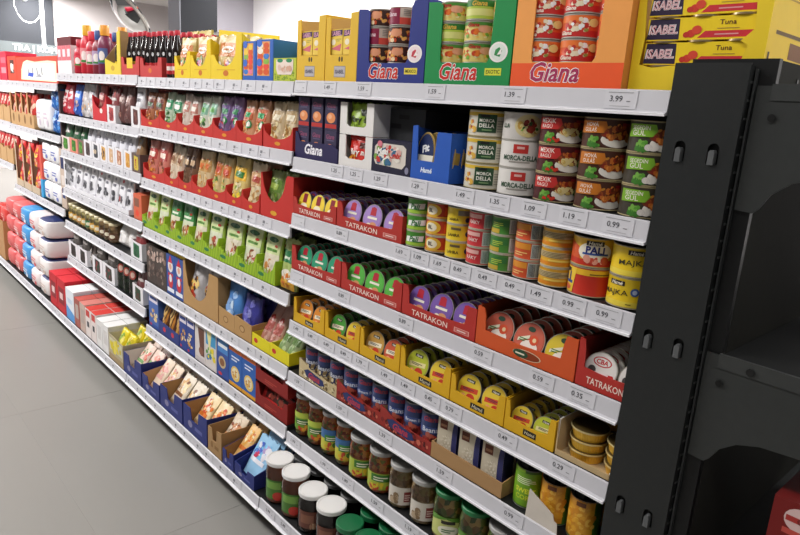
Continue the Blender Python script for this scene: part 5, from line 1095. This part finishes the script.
place(P, 'display_carton', 'tall yellow carton of soy sauce bottles on the third bay top shelf', 'carton', (xa, .01, z))
for c in range(2): place(DBY, 'sauce_bottle', f'dark sauce bottle, {["left", "right"][c]} one in the tall yellow carton', 'bottle', (xa+w*(.42+.26*c), .052, z+.004), (0, 0, .6), 'bottles in tall yellow carton')
xa, xb = XU(121.7, .01, z), -1.256; crate(xa, xb-xa, z, 'red cardboard tray of yellow-labelled sauce bottles at the third bay right end', Art().rect(.07, .030, .14, .075, '#e8c02c', 1))
for c in range(4):
    for j in range(2): place(DBY if c == 1 else DB, 'sauce_bottle', f'dark sauce bottle, {ORD[c]} column, {["front", "back"][j]} row in third bay red tray', 'bottle', (xa+.034+c*.058, .046+j*.062, z+.003), (0, 0, .6), 'bottles in third bay red tray')
# second shelf
z = ztop(2, 1)
GRY = ['#c8c4c8', '#8a8488', '#e8e4e6']; BRN = ['#5a2f2c', '#7a4a44', '#3a1c1c', '#a8786c']
pouch_at(62.6, 67.2, .168, z, '#c83a48', '#e8d8d8', '#a82030', ['#e8c8c8', '#b82a38'], 401, 'red and white crisp bag at the left end, second shelf of third bay')
pouch_at(67.4, 72, .162, z, '#cf4452', '#ead8d8', '#c83040', ['#e8c8c8', '#b82a38'], 402, 'red and white crisp bag beside blue bags, second shelf of third bay')
pouch_at(73, 80.5, .168, z, '#2a5ab8', '#3a7ad8', '#c8d8f0', ['#1f4aa8', '#6a9ae0', '#c8a08a'], 403, 'bright blue bag on the second shelf of third bay')
pouch_at(81, 87, .176, z, '#d8d2d2', '#c8c0c0', '#b0a4a4', ['#d8a878', '#a8a0a4'], 404, 'pale grey bag with tan picture on second shelf of third bay')
pouch_at(87, 93, .174, z, '#d4d0d4', '#a8a4ac', '#c8c4c8', ['#d8b090', '#f0ecec'], 405, 'pale grey bag beside the red tray on second shelf of third bay')
xa, xb = XU(93.2, .010, z), XU(107, .010, z); w = xb-xa
bag_tray(xa, w, z, '#cc3038', .105, 'red display tray with slanted front, second shelf of third bay', Art().ell(w*.62, .05, w*.10, .012, '#f0e0d8', 1), dip=.045)
for j in range(2): place(snack_bag(w*.44, .17, '#a84a4a', '#8a2f34', '#d8a8a0', BRN, 410), 'snack_bag', f'maroon bag, {["front", "back"][j]} one in slanted red display tray', 'bag', (xa+w*.28, .045+j*.05, z+.004), (ROT(-5), 0, 0), 'maroon bags'), place(snack_bag(w*.44, .12, '#4a2a26', '#3a1f1c', '#6a4a44', BRN, 411), 'snack_bag', f'dark brown bag, {["front", "back"][j]} one in slanted red display tray', 'bag', (xa+w*.74, .045+j*.05, z+.004), (ROT(-5), 0, 0), 'dark brown bags')
win_box(107.5, 115.8, .165, z, '#e6e2e4', ['#b84a4a', '#8a2f34'], 412, 'white window box of maroon pouches, second shelf of third bay', pouch='#7a3a3c')
pouch_at(116.3, 123.5, .172, z, '#6a4644', '#7a5450', '#c8b0a8', BRN, 413, 'brown nut bag, left of two on second shelf of third bay')
pouch_at(123.8, 130.8, .172, z, '#6a4644', '#7a5450', '#b89a94', BRN, 414, 'brown nut bag, right of two on second shelf of third bay')
win_box(131.3, 140.3, .176, z, '#e4e2e4', ['#5a2f2c', '#7a4a44'], 415, 'white window box of dark raisins, second shelf of third bay', pouch='#d8d6da')
# third shelf
z = ztop(2, 2)
for i, (ul, ur, c, f) in enumerate([(62, 70, '#e4d0cc', GREEN), (70.3, 78, '#e08a78', GREEN), (78.3, 84, '#8a6a60', GREEN)]):
    win_box(ul, ur, .16, z, c, f, 420+i, f'{["pale", "orange", "brown"][i]} window box of green tea bags, third shelf of third bay', pouch='#2f5a3c')
for i, (ul, ur, f) in enumerate([(84.4, 92, ['#5a4a48', '#3a3030']), (92.4, 99.8, ['#4a4a50', '#e8d0b0']), (100.2, 107.5, ['#d8a860', '#6a4a3a']), (107.9, 115, ['#d8b088', '#e8d8c8']), (115.4, 123.6, ['#b87a5a', '#f0d8c0']), (124, 132, ['#d89a44', '#e8b86a'])]):
    win_box(ul, ur, .175, z, '#e6e4e8', f, 430+i, f'white window box of nut pouches, {ORD[i]} from left on third shelf of third bay', pouch='#e2e1e8', short=f'{ORD[i]} white nut box of third bay')
win_box(132.4, 140.4, .165, z, '#6a5650', ['#d8c048', '#b83a34'], 437, 'dark brown window box at right end of third bay third shelf', pouch='#8a6a4a')
# fourth shelf: white sachets
z = ztop(2, 3)
xa = -2.496; xb = XU(70.5, .03, z)-.004
for k in range(2): place(carton_parts(xb-xa, .085, .15, '#ecebee', Art().rect(.02, .02, .05, .055, '#3a3a3e', 1).rect(.06, .03, .09, .05, '#8a8a90', 1)), 'carton', f'small white carton, {["lower", "upper"][k]} of two at the fourth shelf left end', 'carton', (xa, .010, z+k*.086))
ub = [70.5 + (133-70.5)*((i/9)**1.08) for i in range(10)]
for i in range(9):
    x0, x1 = XU(ub[i], .03, z), XU(ub[i+1], .03, z); w = (x1-x0)
    A_ = Art(); h = .165; A_.blobs(0, h*.34, w*.24, h*.13, ['#5a5a60', '#8a8a90', '#b8484a' if i == 7 else '#3a3a40'], 14, w*.12, 1, 440+i); A_.rect(-w*.2, h*.62, w*.22, h*.70, '#6a6a74', 1); A_.ell(w*.1, h*.86, w*.12, h*.05, '#c85a64' if i % 3 == 1 else '#9a98a4', 2, 10)
    me = pouch_parts(w*.84, h, .022, '#e9e8ec', A_, 440+i)
    P = tray_parts(w*.98, .15, [(0, .024), (w*.5, .020), (w*.98, .026)], .03, .03, '#e4e3e7', None); place(P, 'cardboard_tray', f'white sachet tray, {ORD[i]} from left on the fourth shelf of third bay', 'tray', (x0+.001, .010, z))
    for j in range(3): place(me, 'spice_sachet', f'white spice sachet, {ORD[j]} from front in the {ORD[i]} white tray', 'sachet', ((x0+x1)/2, .031+j*.036, z+.004), (ROT(-8), 0, 0), 'white spice sachets')
x0, x1 = XU(134, .012, z), XU(142.5, .012, z)
place(carton_parts(x1-x0-.008, .12, .15, '#d8694a', Art().rect(.01, .06, .07, .10, '#8a5a48', 1).ell(.045, .03, .02, .016, '#e8442c', 1)), 'carton', 'orange-red carton at the right end of third bay fourth shelf', 'carton', (x0+.001, .012, z))
# fifth shelf: cream jars, white bag, white box
z = ztop(2, 4)
chunk_mat('cream_pickle', ['#ecdc9e', '#dcc684', '#f4ebc4', '#ccb06a'], 60); chunk_mat('brown_pickle', ['#c8a678', '#a8865c', '#dcc098', '#8a6a48'], 60)
def small_label(c): 
    a = Art(); a.rect(-.03, .018, .03, .055, c, 1); a.ell(0, .036, .016, .010, '#f0e8d0', 2, 12); return a
CJ = [jar_parts(.031, .105, '#efe4bc', 'cream_pickle', small_label(c), n=18) for c in ('#d8a84a', '#3f7a4a', '#c8904a')]+[jar_parts(.031, .105, '#e4d4ac', 'brown_pickle', small_label('#6a4a34'), n=18)]
x0 = -2.462
for i in range(10):
    for j in range(2):
        k = 3 if i > 6 else [0, 0, 2, 0, 1][i % 5]
        place(CJ[k], 'glass_jar', f'small cream pickle jar, {ORD[i]} from left in the {["front", "back"][j]} row of third bay', 'jar', (x0+i*.078, .045+j*.080, z), (0, 0, .7), 'small cream jars')
xe = x0+10*.078-.03
for i in range(2): place(pouch_parts(.13, .14, .09, '#ece8e4', Art().blobs(0, .06, .04, .04, ['#f4f2f0', '#d8d4d0'], 10, .02, 1, 3), 460+i, mat='soft_pack'), 'flour_bag', f'white crumpled bag, {["left", "right"][i]} of two beside the cream jars', 'bag', (xe+.075+i*.135, .07, z+.004), (ROT(-10), 0, 0), 'white crumpled bags')
win_box(131, 142.3, .165, z, '#e6e4e6', ['#2f6a44', '#1f4a30'], 465, 'white window box of green pouches, fifth shelf of third bay', pouch='#8a3a3c')
# sixth shelf: coffee boxes, green jars
z = ztop(2, 5); IOF = 0
for i, (ul, ur) in enumerate([(69.5, 78.3), (78.7, 87.6)]): win_box(ul, ur, .185, z, '#e8e6ea', ['#2a2624', '#3a302c'], 470+i, f'white window box of black coffee bags, {["first", "second"][i]} from left on third bay sixth shelf', pouch='#4a4440', short=f'{ORD[i+IOF]} white coffee box of third bay')
pouch_at(88, 92.5, .15, z, '#8a7e78', '#3a302c', '#e8e0d8', ['#2a2422', '#e8e4e0'], 473, 'dark opened coffee bag between white boxes on third bay sixth shelf')
IOF = 2
for i, (ul, ur) in enumerate([(93, 102.8), (103.2, 115)]): win_box(ul, ur, .185, z, '#e8e6ea', ['#3a302c', '#2f4a3a', '#8a3a3c'], 474+i, f'white window box of black coffee bags, {["third", "fourth"][i]} from left on third bay sixth shelf', pouch='#4a4440', short=f'{ORD[i+IOF]} white coffee box of third bay')
chunk_mat('green_pickle', ['#2f4a34', '#3a5a3c', '#24382a', '#54704a'], 55)
GJ = jar_parts(.034, .170, '#3a5a44', 'green_pickle', Art().ell(0, .115, .018, .024, '#c8584a', 1, 16).ell(0, .115, .011, .015, '#e8c8b8', 2, 14), n=20)
x0, x1 = XU(115.3, .010, z), XU(132.7, .010, z)
for i in range(3):
    for j in range(2): place(GJ, 'glass_jar', f'tall green jar with red round label, {ORD[i]} from left in {["front", "back"][j]} row', 'jar', (x0+(i+.5)*(x1-x0)/3, .045+j*.075, z), (0, 0, .75), 'tall green jars')
win_box(133, 143.3, .165, z, '#e6e4e6', ['#2f4a34', '#6a2f30'], 478, 'white window box of green coffee bags at right end, third bay sixth shelf', pouch='#6a3a3c')
# base shelf: rows of cartons and a tray of yellow bags
z = ztop(2, 6)
br = [(51, 58, '#c8202c', '#d8303a', .205, 'bright red carton'), (58.4, 66.5, '#c8202c', '#d8303a', .205, 'bright red carton'), (67, 75, '#e6ebf2', '#f2f2f2', .185, 'white carton with blue foot'), (75.4, 80.5, '#a85a50', '#c85a50', .165, 'red-brown carton'), (80.8, 86, '#c8b0a4', '#d8847a', .165, 'beige carton'), (86.3, 91.5, '#e8dcd8', '#d8443c', .16, 'white carton with red top'), (91.8, 97, '#e8dcd8', '#d8443c', .16, 'white carton with red top'), (97.3, 103, '#e8e6e4', '#f0efed', .15, 'plain white carton'), (103.3, 109, '#e8e6e4', '#f0efed', .15, 'plain white carton')]
for i, (ul, ur, c, tp, h, d) in enumerate(br):
    xa, xb = XU(ul, YB+.012, z)+.001, XU(ur, YB+.012, z)-.001; w = xb-xa; a = Art()
    if i < 2: a.rect(w*.15, h*.25, w*.85, h*.75, '#8a1a24', 1); a.rect(w*.3, h*.4, w*.7, h*.6, '#e8c8c8', 2)
    elif i == 2: a.poly([(0, 0), (w, 0), (w, h*.25), (0, h*.45)], '#5a9ad8', 1); a.rect(w*.2, h*.55, w*.8, h*.7, '#c8d8e8', 1)
    elif i in (5, 6): a.rect(w*.15, h*.72, w*.85, h*.95, '#c8403a', 1); a.rect(w*.3, h*.35, w*.7, h*.55, '#3a3a40', 1)
    else: a.rect(w*.2, h*.3, w*.8, h*.8, '#b8a8a0' if i < 5 else '#d4d0ce', 1)
    P = carton_parts(w, h, .098, c, a, top=tp)
    dk = carton_parts(w, h, .098, ['#5a1c24', '#8a8a90', '#5a1c24'][i % 3] if i > 3 else c, None, top=['#6a2028', '#6a6a72', '#6a2028'][i % 3] if i > 3 else tp)
    for j in range(4):
        place(P if j < 2 or i < 3 else dk, 'carton', f'{d}, {ORD[i]} column, {["front", "second", "third", "back"][j]} row on the third bay base', 'carton', (xa, YB+.012+j*.102, z), group='cartons on the third bay base')
xa, xb = XU(109.6, YB+.01, z), XU(123.5, YB+.01, z); w = xb-xa
P = tray_parts(w, .40, [(0, .13), (w, .12)], .12, .12, '#b8ab8c', '#c8c0b0', Art().rect(w*.06, .05, w*.94, .115, '#d2cfb0', 1).blobs(w*.5, .082, w*.36, .026, ['#e0cc2c', '#ecdc5a', '#c8b41c'], 18, .018, 2, 3).rect(0, 0, w, .03, '#a8906a', 1))
place(P, 'cardboard_tray', 'beige tray with yellow printed front on the third bay base', 'tray', (xa, YB+.01, z))
for c in range(2):
    for j in range(4):
        place(pouch_parts(w*.46, .145, .07, '#e2cf2c', Art().blobs(0, .08, w*.16, .045, ['#f0e47a', '#c8b41c', '#8aa83a'], 12, .018, 1, 7+c), 490+c), 'yellow_bag', f'yellow crinkled bag, {["left", "right"][c]} file, {ORD[j]} from front in beige tray', 'bag', (xa+w*(.26+.48*c), YB+.06+j*.085, z+.004), (ROT(-12), 0, 0), 'yellow bags in beige tray')

def white_pack(w, h, d, seed, dots='#5a6ab8', base='#f3f2f4', top=None):
    """soft rounded wrapped pack, base at z = 0, front at y = 0"""
    q = random.Random(seed); m = MB(); n = 8; vs = []; fs = []
    def pt(a, b):        # superellipsoid
        ca, sa, cb, sb = math.cos(a), math.sin(a), math.cos(b), math.sin(b); g = lambda t: math.copysign(abs(t)**.32, t)
        return (w/2*g(cb)*g(ca), d/2+d/2*g(cb)*g(sa), h/2+h/2*g(sb))
    na, nb = 24, 12
    for j in range(nb+1):
        for i in range(na):
            p = pt(-PI+2*PI*i/na, -PI/2+PI*j/nb); vs.append((p[0], p[1], p[2]))
    cc = []
    for j in range(nb):
        for i in range(na): fs.append((j*na+i, j*na+(i+1) % na, (j+1)*na+(i+1) % na, (j+1)*na+i)); cc.append(top if (top and j >= nb-4) else base)
    m.add(vs, fs, cc, True)
    a = Art(); a.lines(-w*.30, h*.40, w*.30, h*.66, 2, dots, 1, seed); a.ell(w*.16, h*.28, w*.12, h*.10, dots, 1, 14)
    return [('wrap', m.mesh('wrap', 'soft_pack', 80)), ('print', a.mesh('print', 'printed_label', m_front(-.0006)))]
# ================================================================== FOURTH AND FIFTH BAYS
z = ztop(3, 0)
def splash_carton(w, h):
    a = Art(); a.poly([(w*.12, h*.08), (w*.97, h*.05), (w*.98, h*.80), (w*.80, h*.84), (w*.50, h*.80), (w*.30, h*.88), (w*.20, h*.80), (w*.14, h*.50)], '#f6f0cf', 1)
    a.poly([(w*.18, h*.14), (w*.93, h*.10), (w*.94, h*.72), (w*.4, h*.74), (w*.22, h*.66)], '#fbfaf4', 2)
    for q in range(4):
        x = w*(.32+.11*q); a.poly([(x, h*.30), (x+w*.025, h*.28), (x+w*.01, h*.60), (x-w*.01, h*.56)], '#8a8a94', 3)
    a.poly([(w*.30, h*.24), (w*.44, h*.20), (w*.46, h*.36), (w*.34, h*.38)], '#3a5ac8', 4); a.poly([(w*.50, h*.22), (w*.66, h*.20), (w*.60, h*.34)], '#a8a8b0', 4)
    return carton_parts(w, h, .25, '#dc4a32', a, side='#dc4a32', top='#c89a6a')
place(splash_carton(.98, .155), 'carton', 'big orange-red carton with large white splash print on the fourth bay top', 'carton', (-3.49, .012, z))
xa = -3.745; w = .25
place(carton_parts(w, .165, .25, '#dc4a32', Art().rect(w*.3, .05, w*.75, .14, '#5a3028', 1).blobs(w*.52, .095, w*.2, .035, ['#f0e0d0', '#e8a890', '#ffffff'], 12, .02, 2, 4), top='#c89a6a'), 'carton', 'orange-red carton with small picture left of the splash carton', 'carton', (xa, .012, z))
for i in range(5): place(carton_parts(.19, .2, .2, '#d8304a', Art().rect(.02, .05, .17, .09, '#e8909c', 1).rect(.02, .12, .17, .16, '#e86a7c', 1)), 'carton', f'pinkish red carton, {ORD[i]} from right on the fifth bay top shelf', 'carton', (-3.97-i*.2, .012, z))
# second shelf
z = ztop(3, 1)
for i in range(4):
    w = .155; xa = -3.744+i*.158
    P = tray_parts(w, .22, [(0, .22), (w*.16, .23), (w*.20, .10), (w*.95, .085), (w, .09)], .09, .09, '#c8a070', '#b89060', Art().ell(w*.5, .05, w*.16, .03, '#8a6438', 1, 16))
    place(P, 'display_carton', f'kraft display carton of red bags, {ORD[i]} from left on the fourth bay second shelf', 'carton', (xa, .010, z))
    for j in range(2): place(pouch_parts(w*.8, .22, .06, '#c83a34', Art().blobs(0, .14, w*.25, .05, ['#e8c8b0', '#a82a24', '#e86a5a'], 14, .02, 1, 5), 500), 'snack_bag', f'red bag, {["front", "back"][j]} one in the {ORD[i]} kraft display carton', 'bag', (xa+w/2, .05+j*.07, z+.004), group='red bags in kraft cartons')
for i in range(2): place(white_pack(.165, .20, .2, 40+i, '#d8c8d8'), 'tissue_pack', f'white soft pack, {["left", "right"][i]} of two on the fourth bay second shelf', 'pack', (-3.005+i*.170, .014, z), group='white soft packs')
for k in range(2):
    for i in range(2): place(pouch_parts(.098, .138, .05, '#2a6ab8', Art().blobs(0, .08, .035, .05, ['#5a9ae0', '#1f4a98', '#a8c8f0'], 16, .016, 1, 4+i), 515+i), 'blue_bag', f'shiny blue bag, {["left", "right"][i]}, {["lower", "upper"][k]} row on the fourth bay second shelf', 'bag', (-2.70+i*.103, .05, z+.004+k*.143), group='shiny blue bags')
place(carton_parts(.024, .26, .2, '#4a3a3c'), 'carton', 'narrow dark carton beside the shiny blue bags', 'carton', (-2.530, .012, z))
# third shelf: hanging sweets and white packs
z = ztop(3, 2)
for i in range(3):
    w = .20; xa = -3.72+i*.215
    P = tray_parts(w, .22, [(0, .33), (w*.10, .34), (w*.14, .05), (w*.97, .045), (w, .05)], .06, .33, '#c8b49a', '#a89070')
    place(P, 'display_carton', f'tall kraft display of red and yellow sweets, {["left", "middle", "right"][i]} of three, fourth bay', 'carton', (xa, .010, z))
    for k in range(2):
        for j in range(2): place(pouch_parts(w*.78, .155, .06, ['#c8283a', '#d83a3a'][k], Art().blobs(0, .08, w*.28, .06, ['#e8b82c', '#e03a3a', '#f0d05a', '#c82030', '#f0a8a0'], 26, .018, 1, 6+k+i), 520+k), 'sweets_bag', f'red and yellow sweets bag, {["lower", "upper"][k]} {["front", "back"][j]}, {["left", "middle", "right"][i]} kraft display', 'bag', (xa+w/2, .052+j*.075, z+.004+k*.165), group='sweets bags in kraft displays')
WP = white_pack(.185, .125, .2, 3); 
for k in range(3):
    for i in range(2): place(WP, 'paper_pack', f'white soft paper pack with blue print, {["left", "right"][i]}, {["bottom", "middle", "top"][k]} layer of fourth bay third shelf', 'pack', (-2.905+i*.19, .012, z+k*.1255), group='white paper packs')
place(carton_parts(.10, .36, .2, '#c8b4a4', Art().rect(.02, .24, .08, .32, '#26305c', 1).rect(.02, .06, .08, .12, '#2a3a70', 1).rect(.02, .14, .08, .20, '#e0d4cc', 1)), 'carton', 'tall beige and navy carton beside the white paper packs', 'carton', (-2.618, .02, z))
for i in range(2): place(carton_parts(.052, .12+.1*i, .15, ['#3aa0d8', '#d8584a'][i]), 'carton', f'{["light blue", "coral red"][i]} narrow carton left of the white paper packs', 'carton', (-3.060, .012, z+(.0 if i == 0 else .121)))
# base: big wrapped packs
z = ztop(3, 3)
kinds = [('#e06a6a', '#d8484c', None, 'red'), ('#e06a6a', '#f0c8c8', None, 'red and white'), ('#4a9ad8', '#e8f0f8', None, 'blue'), ('#f0e4e4', '#d84a54', None, 'white and red'), ('#efeae8', '#d8c0b4', '#2a3668', 'white navy-topped')]
bx = [-3.665, -3.44, -3.215, -2.99, -2.765, -2.60]
for i, (base, dots, top, d) in enumerate(kinds):
    wp = white_pack(.215, .125, .40, 10+i, dots, base, top)
    for k in range(4):
        place(wp, 'wrapped_pack', f'{d} wrapped pack, {["bottom", "second", "third", "top"][k]} of its stack on the fourth bay base', 'pack', (bx[i]+.02, YB+.012+k*.004, z+k*.126), group='wrapped packs on the fourth bay base')
P = tray_parts(.36, .40, [(0, .30), (.36, .30)], .30, .30, '#b8895a', '#a87c50')
place(P, 'cardboard_tray', 'deep kraft crate of red packs on the fifth bay base', 'tray', (-4.16, YB+.01, z))
rp = white_pack(.17, .13, .18, 30, '#f0a8a0', '#d84a44')
for i in range(2):
    for k in range(3): place(rp, 'wrapped_pack', f'red round pack, {["left", "right"][i]}, {["bottom", "middle", "top"][k]} layer in the deep kraft crate', 'pack', (-4.065+i*.175, YB+.03, z+.004+k*.131), group='red packs in kraft crate')
for k in (1, 2):
    z = ztop(4, k)
    for i in range(5):
        w = .2; xa = -3.98-i*.215
        P = tray_parts(w, .25, [(0, .12), (w*.5, .10), (w, .12)], .12, .12, '#c8a070', '#b89060')
        place(P, 'cardboard_tray', f'kraft tray of red bags, {ORD[i]} from right on the fifth bay {ORD[k]} shelf', 'tray', (xa, .010, z))
        for c in range(2): place(pouch_parts(.09, .2, .06, '#c8383a', Art().blobs(0, .12, .03, .05, ['#e8b0a0', '#f0d8c8', '#a8242c'], 14, .016, 1, 8), 530), 'snack_bag', f'red bag, {["left", "right"][c]} in {ORD[i]} kraft tray, fifth bay {ORD[k]} shelf', 'bag', (xa+.052+c*.096, .06, z+.004), group='fifth bay red bags')
